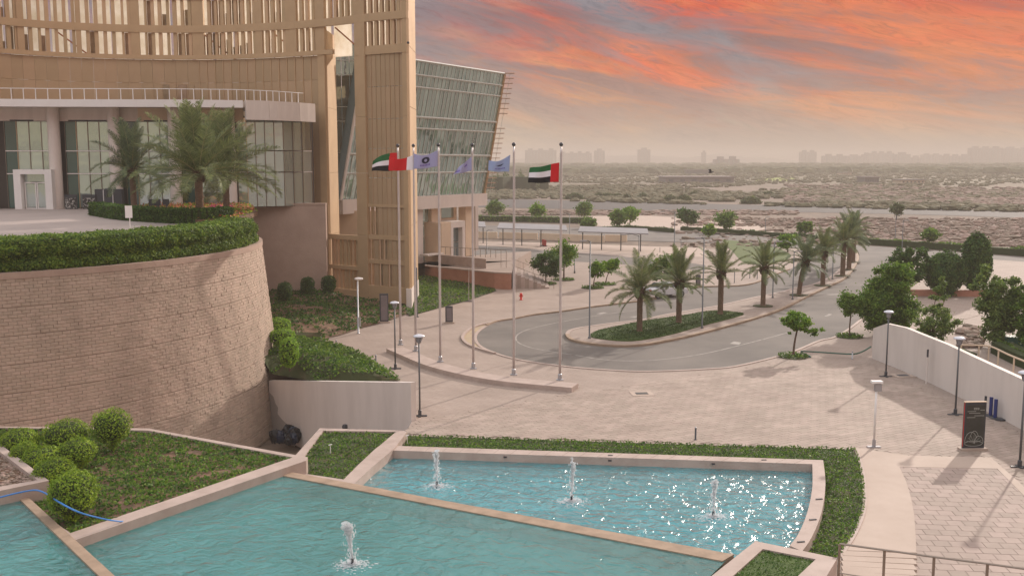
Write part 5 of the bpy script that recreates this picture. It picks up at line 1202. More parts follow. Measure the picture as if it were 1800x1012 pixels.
b = base_[3]+Vector((.1, -.15, 0)); t = empty('marker_post', G(1628, 674, 0), 'thin white post with dark top at the foot of the long white wall', 'post')
hh = D(1631, 614, G(1628, 674, 0).y).z; m = MB(); m.tube([(0, 0, 0), (0, 0, hh*.8)], .05, 8); m.build('post', M_WHITE, t, local=True); m = MB(); m.tube([(0, 0, hh*.78), (0, 0, hh)], .06, 8); m.build('cap', M_DARK, t, local=True)
# railing bottom right
hr = empty('handrail', G(1600, 1010, 0), 'brushed steel handrail with square posts in the bottom right corner', 'handrail')
ru = [(1476, 955), (1555, 966), (1642, 978), (1736, 990), (1830, 1003)]; pts = [G(u, v, 1.15) for u, v in ru]
m = MB(); m.tube([pts[0]-Vector((0, 0, .12))]+pts, .035, 8); m.build('top_rail', M_CHROME, hr)
for p in pts[:-1]: m = MB(); m.box((p.x, p.y, .56), (.07, .05, 1.12)); m.build('post', M_CHROME, hr)
m = MB(); m.tube([p-Vector((0, 0, .95)) for p in pts], .02, 6); m.build('bottom_rail', M_CHROME, hr)
st = empty('steps', G(1540, 1000, 0), 'shallow pale stone steps behind the steel handrail', 'steps')
for i in range(6):
    a = G(1478+i*0, 962+i*10, 0); b = G(1606, 966+i*11, 0); d = b-a; m = MB(); m.box(((a.x+b.x)/2, (a.y+b.y)/2-.12, .03+i*.012), (d.length, .42, .03+i*.02), atan2(d.y, d.x)); m.build('step', M_LIGHTCON, st)

# ------------------------------------------------------------------ trees
def crown_pts(ells, n, clump=.16, K=70, hollow=.35):
    vols = np.array([a[3]*a[4]*a[3] for a in ells]); vols /= vols.sum(); C = []
    for _ in range(K):
        x, y, z, rx, rz = ells[RNG.choice(len(ells), p=vols)]
        d = RNG.normal(size=3); d /= np.linalg.norm(d); r = (hollow+(1-hollow)*RNG.random())**.7*RNG.uniform(.85, 1.08)
        C.append((x+d[0]*rx*r, y+d[1]*rx*r, z+d[2]*rz*r, min(rx, rz)*RNG.uniform(.7, 1.3)))
    C = np.array(C); idx = RNG.integers(0, K, n); P = C[idx, :3]+RNG.normal(size=(n, 3))*(C[idx, 3:4]*clump)*np.array([1.15, 1.15, .8])
    return C, P
def tree(u, vb, lab, crowns, m=None, n=5000, ls=.17, tr=.10, z=0.0, lean=0, K=60, clump=.17, ring=None, cat='tree', name='tree', grp=None):
    b = G(u, vb, z); t = empty(name, b, lab, cat, grp); ells = []
    for cu, cv, pr, pz in crowns:
        c = D(cu, cv, b.y); k = b.y/F; ells.append((c.x-b.x, random.uniform(-.2, .2)*pr*k, c.z-z, pr*k, pz*k))
    C, P = crown_pts(ells, n, clump, K); P[:, 2] = np.maximum(P[:, 2], .15)
    cz = min(e[2] for e in ells); e0 = ells[0]
    m_ = MB(); mid = Vector((e0[0]*.75+lean, 0, max(e0[2]-e0[4]*.7, .3)))
    m_.tube(smoothpath([Vector((0, 0, -.1)), Vector((mid.x*.35, .05, mid.z*.5)), mid], 4), [tr*(1-.05*i) for i in range(9)], 8); m_.build('trunk', M_BARK, t, local=True, smooth=True)
    m_ = MB()
    for i in range(min(14, K//4)):
        c = C[i]; e = Vector(c[:3]); s_ = mid.lerp(Vector((0, 0, 0)), random.uniform(0, .12)); q = s_.lerp(e, .5)+Vector((random.uniform(-.1, .1), random.uniform(-.1, .1), -.1*e0[4])); m_.tube([s_, q, e], [tr*.5, tr*.3, tr*.1], 5)
    o = m_.build('branches', M_BARK, t, local=True)
    leafcloud(P, ls, 'crown', m or M_LTREE, np.tile((0, -.15, .6), (n, 1)), 1.0, t, True)
    if ring:
        N0 = 500; a = RNG.uniform(0, 2*pi, N0); r = ring*RNG.uniform(0, 1, N0)**.5
        leafcloud(np.stack([r*np.cos(a), r*np.sin(a)*.9, RNG.uniform(.02, .22, N0)], 1), .16, 'groundcover', M_LGRASS, np.tile((0, 0, 1.0), (N0, 1)), .7, t, True)
        m_ = MB(); m_.lathe([(ring, 0), (ring, .03), (ring*.9, .05)], n=20); m_.build('tree_pit', M_MULCH, t, local=True)
    return t
M_LTB = leafmat('fresh_tree_leaf', (.15, .26, .025), .4)
tree(959, 499, 'dark round plaza tree with thin trunk, left of the closest pair', [(960, 463, 25, 23), (953, 452, 16, 12), (972, 470, 15, 16)], M_LDTREE, 5200, .24, .09, ring=1.2)
tree(991, 492, 'bright round plaza tree, right one of the closest pair', [(992, 447, 22, 22), (1000, 437, 14, 13)], M_LTB, 4200, .26, .10, ring=1.2)
tree(1042, 506, 'slim young tree leaning beside the street light', [(1050, 472, 12, 14), (1044, 478, 9, 10)], M_LTB, 1800, .24, .06, ring=1.2)
tree(1064, 500, 'slim young tree with light crown right of the leaning one', [(1074, 467, 14, 13), (1080, 462, 9, 9)], M_LTB, 1800, .24, .06, ring=1.2)
tree(1206, 506, 'tree with dark crown behind the first and second palm', [(1168, 470, 26, 22), (1152, 476, 16, 16), (1186, 462, 14, 14)], M_LTREE, 4200, .26, .08, ring=1.2)
tree(1394, 627, 'lone young tree with flat spreading crown on the open plaza by the road', [(1405, 565, 28, 15), (1425, 577, 20, 11), (1394, 556, 18, 10), (1395, 580, 14, 8)], M_LTB, 6500, .15, .085, ring=1.0, K=80)
tree(1493, 592, 'small tree with dark red trunk at the road corner before the tall tree group', [(1497, 534, 20, 22), (1488, 545, 12, 12)], M_LTREE, 4200, .17, .07, ring=1.0)
tree(1552, 588, 'biggest leafy tree behind the left end of the white wall', [(1560, 530, 48, 50), (1575, 492, 40, 34), (1535, 540, 32, 36), (1590, 550, 32, 30), (1548, 490, 12, 30)], M_LTREE, 30000, .20, .2, K=190, clump=.13)
tree(1600, 520, 'loose tree at the back of the group close to the road bend', [(1585, 452, 22, 16), (1610, 450, 20, 16), (1600, 475, 30, 24)], M_LDTREE, 6500, .26, .12, K=70)
tree(1640, 618, 'sparse pointed tree just above the top of the white wall', [(1640, 560, 30, 34), (1652, 522, 18, 32), (1668, 570, 20, 22), (1630, 590, 24, 20)], M_LTREE2, 9000, .16, .12, K=90, clump=.12)
topiary(1660, 482, 520, 31, 34, 0, 'dense smooth dark bushy tree left of the columnar tree', M_LDTREE, 2.2, .35, 'dense dark garden trees', 16000, .24, .10)
topiary(1712, 461, 520, 19, 47, 0, 'tall columnar dark tree standing against the desert', M_LDTREE, 2.6, .25, 'dense dark garden trees', 14000, .24, .13)
topiary(1726, 466, 520, 12, 34, 0, 'short side stem growing against the columnar tree', M_LDTREE, 2.2, .3, 'dense dark garden trees', 6000, .24, .13)
tree(1757, 612, 'large olive green tree at the right photograph edge', [(1755, 540, 36, 48), (1742, 495, 26, 36), (1780, 545, 30, 40), (1790, 505, 22, 34), (1760, 580, 34, 26)], M_LTREE2, 20000, .19, .16, K=150, clump=.13)
tree(1825, 620, 'wide leafy tree mostly outside the right edge of the photograph', [(1822, 540, 34, 56), (1810, 580, 24, 30)], M_LTREE, 9000, .2, .16, K=90)
for i, (u, vb, cu, cv, pr, pz, m, lab) in enumerate((
    (868, 384, 869, 365, 15, 13, M_LTREE, 'far round street tree right beside the glass hall'), (946, 388, 946, 369, 12, 12, M_LTB, 'far round street tree next to the standing person'), (1027, 385, 1027, 367, 13, 12, M_LTREE, 'far round street tree at the left end of the pale car park'),
    (1090, 400, 1088, 382, 15, 13, M_LTREE, 'nearer one of the touching tree pair in the car park'), (1107, 398, 1108, 375, 13, 12, M_LTB, 'farther one of the touching tree pair in the car park'), (1208, 404, 1208, 380, 17, 14, M_LDTREE, 'far round tree in the middle of the car park'),
    (1275, 408, 1275, 385, 18, 15, M_LTREE, 'widest round tree at the right part of the car park'), (1246, 417, 1247, 404, 9, 9, M_LTB, 'small bright ball tree on the car park edge'), (1415, 418, 1415, 399, 12, 9, M_LTREE, 'far small tree above the fifth palm'),
    (1385, 443, 1384, 424, 16, 12, M_LTB, 'bright bushy tree at the corner of the far lawn'), (1633, 436, 1634, 412, 16, 9, M_LTREE, 'lone flat topped tree in the desert right of the road bend'), (1576, 390, 1577, 368, 9, 10, M_LGREY, 'grey green bush tree on the far highway verge'), (1035, 402, 1035, 392, 13, 9, M_LTREE, 'low leafy bush at the car park corner'))):
    tree(u, vb, lab, [(cu, cv, pr, pz)], m, 1500, .5, .12, K=50, clump=.22)

# ------------------------------------------------------------------ palms
def frond_mesh(name, L_, droop, m, fan=1.0, n=54, seed=0):
    rnd = random.Random(seed); V = []; path = []
    for i in range(n+1):
        a = i/n; ang = -droop*a*a; 
        if i == 0: p = Vector((0, 0, 0))
        else: p = path[-1]+Vector((cos(ang), 0, sin(ang)))*(L_/n)
        path.append(p)
    mb = MB(); mb.tube(path[::4]+[path[-1]], [max(.006, .032*(1-j/(n/4+1))) for j in range(len(path[::4])+1)], 4, mi=1)
    for i in range(4, n+1):
        a = i/n; t = (path[i]-path[i-1]).normalized(); up = Vector((-t.z, 0, t.x)); ll = L_*.21*(sin(pi*min(1, a*.85+.13))**.6)*rnd.uniform(.8, 1.1)
        for s_ in (-1, 1):
            for q in range(2):
                side = Vector((0, s_, 0)); d = (t*rnd.uniform(.5, .9)+side*rnd.uniform(.6, 1)*fan+up*rnd.uniform(.1, .5)-Vector((0, 0, rnd.uniform(.0, .3)))).normalized()
                b = path[i]-t*rnd.uniform(0, L_/n); w = t*.022*(L_/3.5)**.5; e = b+d*ll; mid = b+d*ll*.5
                mb.add([b-w*.7, mid-w, e-Vector((0, 0, .06*ll)), mid+w, b+w*.7], [(0, 1, 2, 3, 4)])
    return mb.mesh(name, [m, M_RACHIS])
FM = {}
def palm(u, vb, z, trunk_v, R_, lab, m=M_FROND, nf=38, tr=.22, wind=.0, up=.0, lean=0.0, pit=None, stiff=1.0, tcol=None):
    b = G(u, vb, z); th = D(u, trunk_v, b.y).z-z; t = empty('palm_tree', b, lab, 'palm tree'); rnd = random.Random(int(u))
    path = smoothpath([Vector((0, 0, -.2)), Vector((lean*.3, 0, th*.5)), Vector((lean, 0, th))], 7); mm = MB()
    rr = []
    for i in range(len(path)): rr.append(tr*(1.15 if i < 2 else .92 if i < len(path)-3 else 1.15)*(1+.06*(i % 2)))
    mm.tube(path, rr, 12); mm.build('trunk', M_TRUNK, t, local=True)
    mm = MB()       # old leaf bases
    for k in range(46):
        a = k*2.4; zz = th-.75+.75*k/46; r0 = tr*1.1; c = Vector((lean*zz/max(th, .1)+r0*cos(a), r0*sin(a), zz)); e = c+Vector((cos(a)*.16, sin(a)*.16, .22)); mm.tube([c, e], [.06, .03], 4)
    mm.build('leaf_bases', M_BARK, t, local=True)
    key = (round(R_, 1), m.name, stiff)
    if key not in FM: FM[key] = [[frond_mesh('frond', R_*random.uniform(.93, 1.07), d*stiff, m, seed=k*7+j) for j in range(2)] for k, d in enumerate((.5, 1.0, 1.5, 1.9))]
    for k in range(nf):
        f = k/(nf-1); az = k*2.39996+rnd.uniform(-.2, .2); el = R(82-f*112+rnd.uniform(-8, 8))+up
        el = min(el, R(84)); me = rnd.choice(FM[key][min(3, int((1-abs(el)/1.5)*3.2)) if el > 0 else 1])
        o = put('frond', me, t, True); q = Matrix.Rotation(az, 4, 'Z') @ Matrix.Rotation(-el, 4, 'Y') @ Matrix.Rotation(rnd.uniform(-.5, .5), 4, 'X')
        if wind: q = Matrix.Rotation(-wind*(1.0 if cos(az) > -.2 else .35), 4, 'Y') @ q
        o.matrix_local = Matrix.Translation((lean+.08*cos(az), .08*sin(az), th-.25+.35*(1-f))) @ q
        s_ = 1-.25*max(0, -sin(el))-.1*rnd.random(); o.scale = (s_, s_, s_)
    if pit:
        mm = MB(); mm.lathe([(pit, .0), (pit, .05), (pit*.9, .06)], n=18); mm.build('tree_pit', M_MULCH, t, local=True)
    return t
palm(352, 392, ZF, 300, 4.6, 'tallest terrace palm in front, its trunk rising from the curved hedge', nf=44, tr=.27, wind=.14, up=.3, stiff=.75)
palm(399, 381, ZF, 306, 4.8, 'second terrace palm just right of and behind the tallest one', nf=36, tr=.25, wind=.08, up=.34, stiff=.75)
palm(236, 373, ZF, 296, 4.2, 'terrace palm farthest left with long drooping fronds', M_FROND2, nf=32, tr=.25, wind=.08, up=.15, stiff=.8)
palm(1124, 583, .14, 508, 3.1, 'nearest island palm with long arching fronds and leaning crown', nf=26, tr=.23, stiff=.9, pit=.9)
palm(1193, 568, .14, 492, 2.9, 'second island palm with dense spreading crown', nf=30, tr=.24, up=.2, pit=.9, stiff=.65)
palm(1266, 553, .14, 476, 2.7, 'third island palm with upright fan of fronds at the end of the turf', nf=24, tr=.25, up=.42, pit=.9, stiff=.45)
palm(1341, 538, .14, 468, 2.7, 'fourth island palm on the pink paving', nf=30, tr=.24, up=.05, pit=.9, stiff=.8)
palm(1404, 519, .14, 457, 2.9, 'fifth island palm leaning to the right', M_FROND2, nf=30, tr=.24, lean=.6, pit=.9, stiff=.8)
palm(1446, 502, .14, 440, 2.8, 'sixth island palm with wide trunk foot', nf=26, tr=.26, up=.15, pit=.9, stiff=.8)
palm(1481, 485, .14, 422, 3.0, 'seventh island palm, front one of the far overlapping pair', nf=28, tr=.3, pit=.9, stiff=.8)
palm(1492, 474, .14, 412, 3.0, 'eighth island palm, rear one of the far overlapping pair', M_FROND2, nf=36, tr=.3, pit=.9, stiff=.8)
palm(1500, 461, .14, 400, 2.6, 'last island palm at the road bend', nf=28, tr=.25, pit=.9, stiff=.8)
# turf on the island
isl = smoothpath(GL([(1038, 589), (1044, 594), (1091, 599.5), (1127, 598), (1180, 588), (1234, 573), (1305, 554), (1290, 549), (1252, 547), (1197, 555.5), (1150, 562), (1130, 565), (1080, 575), (1050, 582), (1038, 589)], .14), 5)
t = empty('island_turf', isl[0], 'oval of dark mown turf round the first three island palms', 'lawn')
m = MB(); m.prism([(p.x, p.y) for p in isl[:-1]], .1, .21); m.build('turf', M_LAWN, t)
leafbed('grass', isl[:-1], lambda X, Y: np.full(len(X), .21), 160, .09, leafmat('turf_blade', (.05, .085, .018), .3), -9, parent=t, hgt=.05)

# ------------------------------------------------------------------ car
t = empty('car', G(1168, 522, 0), 'silver car on the road half hidden behind the first two island palms', 'car', rz=R(28))
prof = [(-2.15, .35), (-2.2, .75), (-2.0, .98), (-1.35, 1.03), (-.75, 1.42), (.55, 1.46), (1.25, 1.02), (2.05, .86), (2.2, .6), (2.18, .32)]
m = MB(); n = len(prof); vs = []
for s_ in (-1, 1):
    for x, z in prof: vs.append((x, s_*(.88 if z < 1.1 else .68), z))
m.add(vs, [tuple(range(n))[::-1], tuple(range(n, 2*n))]+[(i, (i+1) % n, n+(i+1) % n, n+i) for i in range(n)]); CARP = mat('silver_car_paint', (.72, .73, .76), .25, metallic=.35)
o = m.build('body', CARP, t, local=True); bv = o.modifiers.new('b', 'BEVEL'); bv.width = .05; bv.segments = 2
for s_ in (-1, 1):
    for x0, x1, x2, x3 in ((-1.25, -.72, -.12, -.12), (-.02, -.02, .5, 1.1)):
        m = MB(); m.add([(x0, s_*.89, 1.02), (x3 if x0 > -.5 else -.12, s_*.89, 1.02), (x2, s_*.72, 1.38), (x1, s_*.72, 1.38)], [(0, 1, 2, 3)]); m.build('side_window', M_DARK, t, local=True)
    for x in (-1.35, 1.35):
        m = MB(); m.tube([(x, s_*.74, .33), (x, s_*.93, .33)], .33, 18); wo = m.build('wheel', M_DARK, t, local=True); m = MB(); m.tube([(x, s_*.92, .33), (x, s_*.945, .33)], .2, 12); m.build('rim', M_STEEL, wo, local=True)
    m = MB(); m.box((2.12, s_*.62, .72), (.14, .3, .12)); m.build('headlight', M_LAMPW, t, local=True)
    m = MB(); m.box((-2.14, s_*.66, .82), (.12, .26, .14)); m.build('tail_light', FR, t, local=True)
m = MB(); m.add([(.58, -.64, 1.43), (.58, .64, 1.43), (1.22, .8, 1.05), (1.22, -.8, 1.05)], [(0, 1, 2, 3)]); m.v = [(x+.02, y, z+.02) for x, y, z in m.v]; m.build('windscreen', M_DARK, t, local=True)
m = MB(); m.add([(-.8, -.64, 1.42), (-.8, .64, 1.42), (-1.32, .8, 1.06), (-1.32, -.8, 1.06)], [(3, 2, 1, 0)]); m.v = [(x-.02, y, z+.02) for x, y, z in m.v]; m.build('rear_window', M_DARK, t, local=True)

# ------------------------------------------------------------------ person far away
t = empty('person', G(932, 377, 0), 'distant person in white shirt and dark trousers beside a round street tree', 'person')
def skin(name, pts, edges, rad_, m, par):
    me = bpy.data.meshes.new(name); me.from_pydata(pts, edges, []); me.materials.append(m); o = put(name, me, par, True)
    o.modifiers.new('skin', 'SKIN'); sv = me.skin_vertices[0].data
    for i, r_ in enumerate(rad_): sv[i].radius = (r_, r_)
    sv[0].use_root = True; s_ = o.modifiers.new('sub', 'SUBSURF'); s_.levels = 1; s_.render_levels = 1; return o
skin('body', [(0, 0, .95), (0, 0, 1.2), (0, 0, 1.42), (0, 0, 1.52), (0, -.01, 1.66), (-.22, 0, 1.4), (-.3, 0, 1.12), (-.3, -.08, .88), (.22, 0, 1.4), (.3, 0, 1.12), (.3, -.08, .88), (-.1, 0, .5), (-.11, .02, .08), (-.11, -.15, .04), (.1, 0, .5), (.12, .02, .08), (.12, -.15, .04)],
     [(0, 1), (1, 2), (2, 3), (3, 4), (2, 5), (5, 6), (6, 7), (2, 8), (8, 9), (9, 10), (0, 11), (11, 12), (12, 13), (0, 14), (14, 15), (15, 16)],
     [.15, .15, .16, .07, .11, .07, .055, .045, .07, .055, .045, .09, .06, .05, .09, .06, .05], mat('skin_tone', (.35, .2, .13), .6), t)
skin('shirt', [(0, 0, 1.0), (0, 0, 1.2), (0, 0, 1.42), (-.22, 0, 1.4), (-.28, 0, 1.18), (.22, 0, 1.4), (.28, 0, 1.18)], [(0, 1), (1, 2), (2, 3), (3, 4), (2, 5), (5, 6)], [.175, .17, .18, .085, .08, .085, .08], FW, t)
skin('trousers', [(0, 0, .95), (-.1, 0, .5), (-.11, .02, .12), (.1, 0, .5), (.12, .02, .12)], [(0, 1), (1, 2), (0, 3), (3, 4)], [.17, .11, .085, .11, .085], mat('dark_cloth', (.03, .035, .06), .9), t)

# ------------------------------------------------------------------ shade roofs of the bus bays
def shade(u0, u1, v0, v1, lab, dv):
    z = 2.8; a, b = G(u0, v0+dv, z), G(u1, v1+dv, z); c, d = G(u1-2, v1-dv, z+.5), G(u0+4, v0-dv, z+.5)
    t = empty('shade_roof', ((a+b)/2).to_tuple()[:2]+(0,), lab, 'shade roof', 'white shade roofs at the road')
    m = MB(); lo = [p-Vector((0, 0, .15)) for p in (a, b, c, d)]
    m.add([tuple(p) for p in (a, b, c, d)]+[tuple(p) for p in lo], [(0, 1, 2, 3), (7, 6, 5, 4), (0, 4, 5, 1), (1, 5, 6, 2), (2, 6, 7, 3), (3, 7, 4, 0)]); m.build('roof', M_ROOFW, t)
    for k in range(4):
        p = a.lerp(b, (k+.3)/3.6)+Vector((0, 2, 0)); m = MB(); m.tube([(p.x, p.y, 0), (p.x, p.y, 2.8)], .09, 6); m.build('post', M_DARKPOLE, t)
shade(874, 997, 396, 400, 'long white shade roof between the two rightmost flagpoles', 4.5); shade(1016, 1140, 402, 406, 'long white shade roof right of the rightmost flagpole', 4.5); shade(790, 854, 392, 394, 'white shade roof whose left end disappears behind the glass hall', 4.5)
def wallstrip(name, pts, h, lab, m, w=.3, cat='wall'):
    P = GL(pts); mb = MB(); ribbon(mb, P, w, 0, h); return tag(mb.build(name, m), lab, cat)
wallstrip('low_wall', [(836, 418), (874, 419)], 1.1, 'low pale wall left of the first dark gap under the shade roofs', M_CREAM)
wallstrip('low_wall', [(878, 419), (945, 421)], 1.1, 'low pale wall in the middle under the shade roofs', M_CREAM)
wallstrip('low_wall', [(949, 421), (1062, 426)], 1.1, 'low pale wall on the right under the shade roofs', M_CREAM)
wallstrip('low_wall', [(1064, 424), (1102, 425)], 1.1, 'short low pale wall right of the longest one', M_CREAM)
for i, (u, v) in enumerate(((955, 432), (958, 433))):
    t = empty('barrier', G(u, v, 0), ('left' if i == 0 else 'right')+' one of two small red barriers behind the bright plaza tree', 'barrier'); m = MB(); m.box((0, 0, .5), (.4, .3, 1.0)); m.build('body', mat('barrier_red', (.45, .08, .07), .6), t, local=True); m = MB(); m.box((0, 0, .05), (.7, .5, .1)); m.build('foot', M_DARK, t, local=True)
def hedge_strip(pts, h, w, lab, n, m=M_LDTREE, ls=.35, z=0):
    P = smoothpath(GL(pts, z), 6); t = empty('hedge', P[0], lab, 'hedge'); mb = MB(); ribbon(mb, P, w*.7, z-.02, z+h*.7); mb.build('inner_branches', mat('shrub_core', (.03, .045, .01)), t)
    L_ = np.cumsum([0]+[(b-a).length for a, b in zip(P[:-1], P[1:])]); s = RNG.uniform(0, L_[-1], n); X = np.interp(s, L_, [p.x for p in P]); Y = np.interp(s, L_, [p.y for p in P])
    hh = h*(.75+.35*fbm(s, s*0, .5, 1)); leafcloud(np.stack([X, Y+RNG.uniform(-w/2, w/2, n), z+hh*RNG.uniform(.1, 1, n)], 1), ls, 'foliage', m, np.tile((0, -.4, .8), (n, 1)), .8, t)
hedge_strip([(1512, 428), (1580, 433), (1650, 438), (1740, 445), (1830, 452)], 1.3, 1.6, 'low hedge along the far side of the crossing road', 5000, M_LTREE)
hedge_strip([(1060, 405), (1110, 403), (1183, 409)], 1.0, 1.0, 'dark hedge line under the car park tree pair', 1200)
hedge_strip([(1198, 405), (1270, 409), (1340, 414), (1480, 424)], 1.0, 1.2, 'dark hedge line along the front of the car park', 2400)
hedge_strip([(838, 388), (900, 389), (985, 391), (1030, 392)], 1.6, 3.0, 'straggly green hedge behind the white shade roofs', 2600, M_LTREE)
hedge_strip([(866, 336), (900, 334), (948, 336)], 9, 14, 'dark belt of trees beyond the highway beside the glass hall', 3500, M_LGREY, 1.1)
hedge_strip([(1600, 640), (1650, 625), (1700, 640)], 1.0, 1.8, 'low bushy hedge peeping over the white wall', 2500, M_LTB, .2)
hedge_strip([(1760, 620), (1800, 640), (1850, 660)], 1.1, 2.0, 'dense bushes behind the right end of the white wall', 3000, M_LTREE, .2)
# garden beyond the wall
m = MB(); m.box((G(1800, 612).x, G(1800, 612).y, .45), (4.0, 1.0, .8), -.1); tag(m.build('green_bench', mat('teal_plastic', (.02, .12, .09), .5)), 'long dark green bench box under the large olive tree', 'bench')
t = empty('garden_rail', G(1720, 640, 0), 'pale curved garden rail behind the long white wall', 'railing')
rp = smoothpath([G(1690, 606, 1.0), G(1728, 607, 1.0), G(1745, 610, 1.0), G(1775, 624, 1.0), G(1815, 640, 1.0)], 5); m = MB(); m.tube(rp, .06, 6); m.build('top_rail', M_CREAM, t)
for p in rp[::4]: m = MB(); m.tube([(p.x, p.y, 0), (p.x, p.y, 1.0)], .05, 6); m.build('post', M_CREAM, t)
m = MB(); m.box((G(1650, 520).x, G(1650, 520).y, .3), (9, .5, .6), -.1); tag(m.build('red_kerb_wall', M_RED), 'low red kerb wall at the foot of the columnar tree', 'wall')
random.seed(12); m = MB()
for _ in range(60): p = G(random.uniform(1690, 1725), random.uniform(578, 612), 0); r_ = random.uniform(.1, .5); m.blob(p+Vector((0, 0, r_*.3)), (r_, r_, r_*.7), 6, 4, .3)
tag(m.build('boulders', M_ROCK), kind='stuff')

# ------------------------------------------------------------------ desert
random.seed(31); m = MB()
def scrub(mb, u, v, s_, fl=.55):
    p = G(u, v, 0); mb.blob((p.x, p.y, s_*fl*.5), (s_*random.uniform(.8, 1.6), s_, s_*fl), 7, 4, .3)
for _ in range(10500):
    u = random.uniform(780, 1900); v = 291+(351+max(0, u-860)*.024-291)*random.random()**1.1
    f = fbm(np.array([u*.012]), np.array([v*.11]), 1, 2)[0]
    if v > 322 and f < -.3: continue
    if v > 320 and u > 1350 and random.random() < .25: continue
    scrub(m, u, v, random.uniform(.5, 1.7)*(1 if v > 312 else 1.8))
for _ in range(500): scrub(m, random.uniform(840, 1100), random.uniform(338, 350), random.uniform(.4, 1.3))
put('desert_scrub', m.mesh('desert_scrub', M_SCRUB), None, kind='stuff')
m = MB()
for _ in range(7500):
    u = random.uniform(1180, 1850)**1.0; v = random.uniform(376, 436); 
    if u < 1480 and v > 398: continue
    if v < 384: v = 384+random.random()*50
    if random.random() < (1500-u)/900: continue
    p = G(u, v, 0)
    if 1500 < u and v > 434-(1800-u)*.03: continue
    r_ = min(.9, .10+random.expovariate(6)); m.blob((p.x, p.y, r_*.2), (r_*random.uniform(1, 1.8), r_, r_*.55), 5, 3, .35)
for _ in range(2600):
    u = random.uniform(1380, 1850); p = G(u, random.uniform(325, 357)+(u-1420)*.018, 0); r_ = random.uniform(.3, 1.3); m.blob((p.x, p.y, r_*.3), (r_*1.6, r_, r_*.7), 5, 3, .35)
for _ in range(700):
    p = G(random.uniform(850, 1400), random.uniform(371, 378), 0); r_ = random.uniform(.2, .8); m.blob((p.x, p.y, r_*.2), (r_*1.6, r_, r_*.5), 5, 3, .35)
put('desert_rubble', m.mesh('desert_rubble', M_ROCK), None, kind='stuff')
# bushes one can tell apart
BUSH = [(1320, 358, 17, 9, 'widest green bush at the edge of the highway'), (1178, 356, 12, 9, 'dark bush touching the highway, left of a twin'), (1202, 356, 12, 9, 'dark bush touching the highway, right of its twin'), (1066, 348, 12, 6, 'grey bush left of the small paired one'), (1085, 349, 10, 6, 'grey bush in the middle of the desert group'),
        (1052, 348, 8, 6, 'small grey bush above the far street trees'), (1130, 350, 8, 7, 'rounded bush between two low ones'), (1102, 350, 7, 6, 'small bush left of the rounded one'), (1221, 345, 8, 6, 'pale bush above the highway twins'), (1350, 344, 10, 5, 'green bush farther up the sand'), (1010, 350, 16, 7, 'long low bush behind the rightmost flagpole')]
for u, v, pr, pz, lab in BUSH:
    b = G(u, v, 0); k = b.y/F; t = empty('desert_bush', b, lab, 'bush', 'bushes in the desert beyond the highway'); P, nr = superell(700, pr*k, pr*k*.7, pz*k*1.2, 2, .0, .12); P[:, 2] = np.abs(P[:, 2]); leafcloud(P, .9, 'foliage', M_LGREY, nr, .8, t, True)
    mm = MB(); mm.blob((0, 0, pz*k*.3), (pr*k*.85, pr*k*.6, pz*k*.75), 9, 6, .1); mm.build('inner_branches', M_SCRUB, t, local=True)
# far tree belts
m = MB()
for _ in range(2600):
    y = random.choice((1150, 1500, 1900, 2400))*random.uniform(.9, 1.15); x = random.uniform(-.06, .60)*y; s_ = random.uniform(2.5, 6)*(1 if y < 1600 else 1.4)
    m.blob((x, y, s_*.5), (s_*1.7, s_, s_), 6, 4, .25)
put('far_treeline', m.mesh('far_treeline', mat('far_tree', (.10, .105, .05), .95, island=.2)), None, kind='stuff')
# low buildings in the middle distance
def lowb(u0, u1, vb, vt, lab, m, d=14):
    a, b = G(u0, vb, 0), G(u1, vb, 0); h = D(u0, vt, a.y).z; t = empty('low_building', (a+b)/2, lab, 'building', 'low buildings far out in the desert')
    mb = MB(); mb.box((0, d/2, h/2), ((b-a).length, d, h)); mb.build('wall', m, t, local=True); mb = MB(); mb.box((0, d/2, h+.3), ((b-a).length+1.5, d+1.5, .6)); mb.build('roof', M_FARB, t, local=True)
    for k in range(6): mb = MB(); mb.box((-(b-a).length*.42+k*(b-a).length*.168, -.05, h*.5), ((b-a).length*.07, .2, h*.4)); mb.build('window', M_DARKPOLE, t, local=True)
lowb(1207, 1248, 308, 299, 'dark flat building below the distant tower slab', M_DARKPOLE); lowb(1170, 1290, 322, 312, 'long pale walled compound in the scrub', M_FARB, 30); lowb(1480, 1497, 309, 304, 'small white hut right of the green field', M_CREAM); lowb(1585, 1625, 323, 317, 'pale sheds in the hazy scrub', M_CREAM)
lowb(1520, 1545, 322, 312, 'grey hut among dark far trees', M_FARB)
flat('far_field', [(1322, 313), (1390, 312), (1410, 318), (1330, 319)], .05, mat('green_field', (.22, .27, .05), .95))
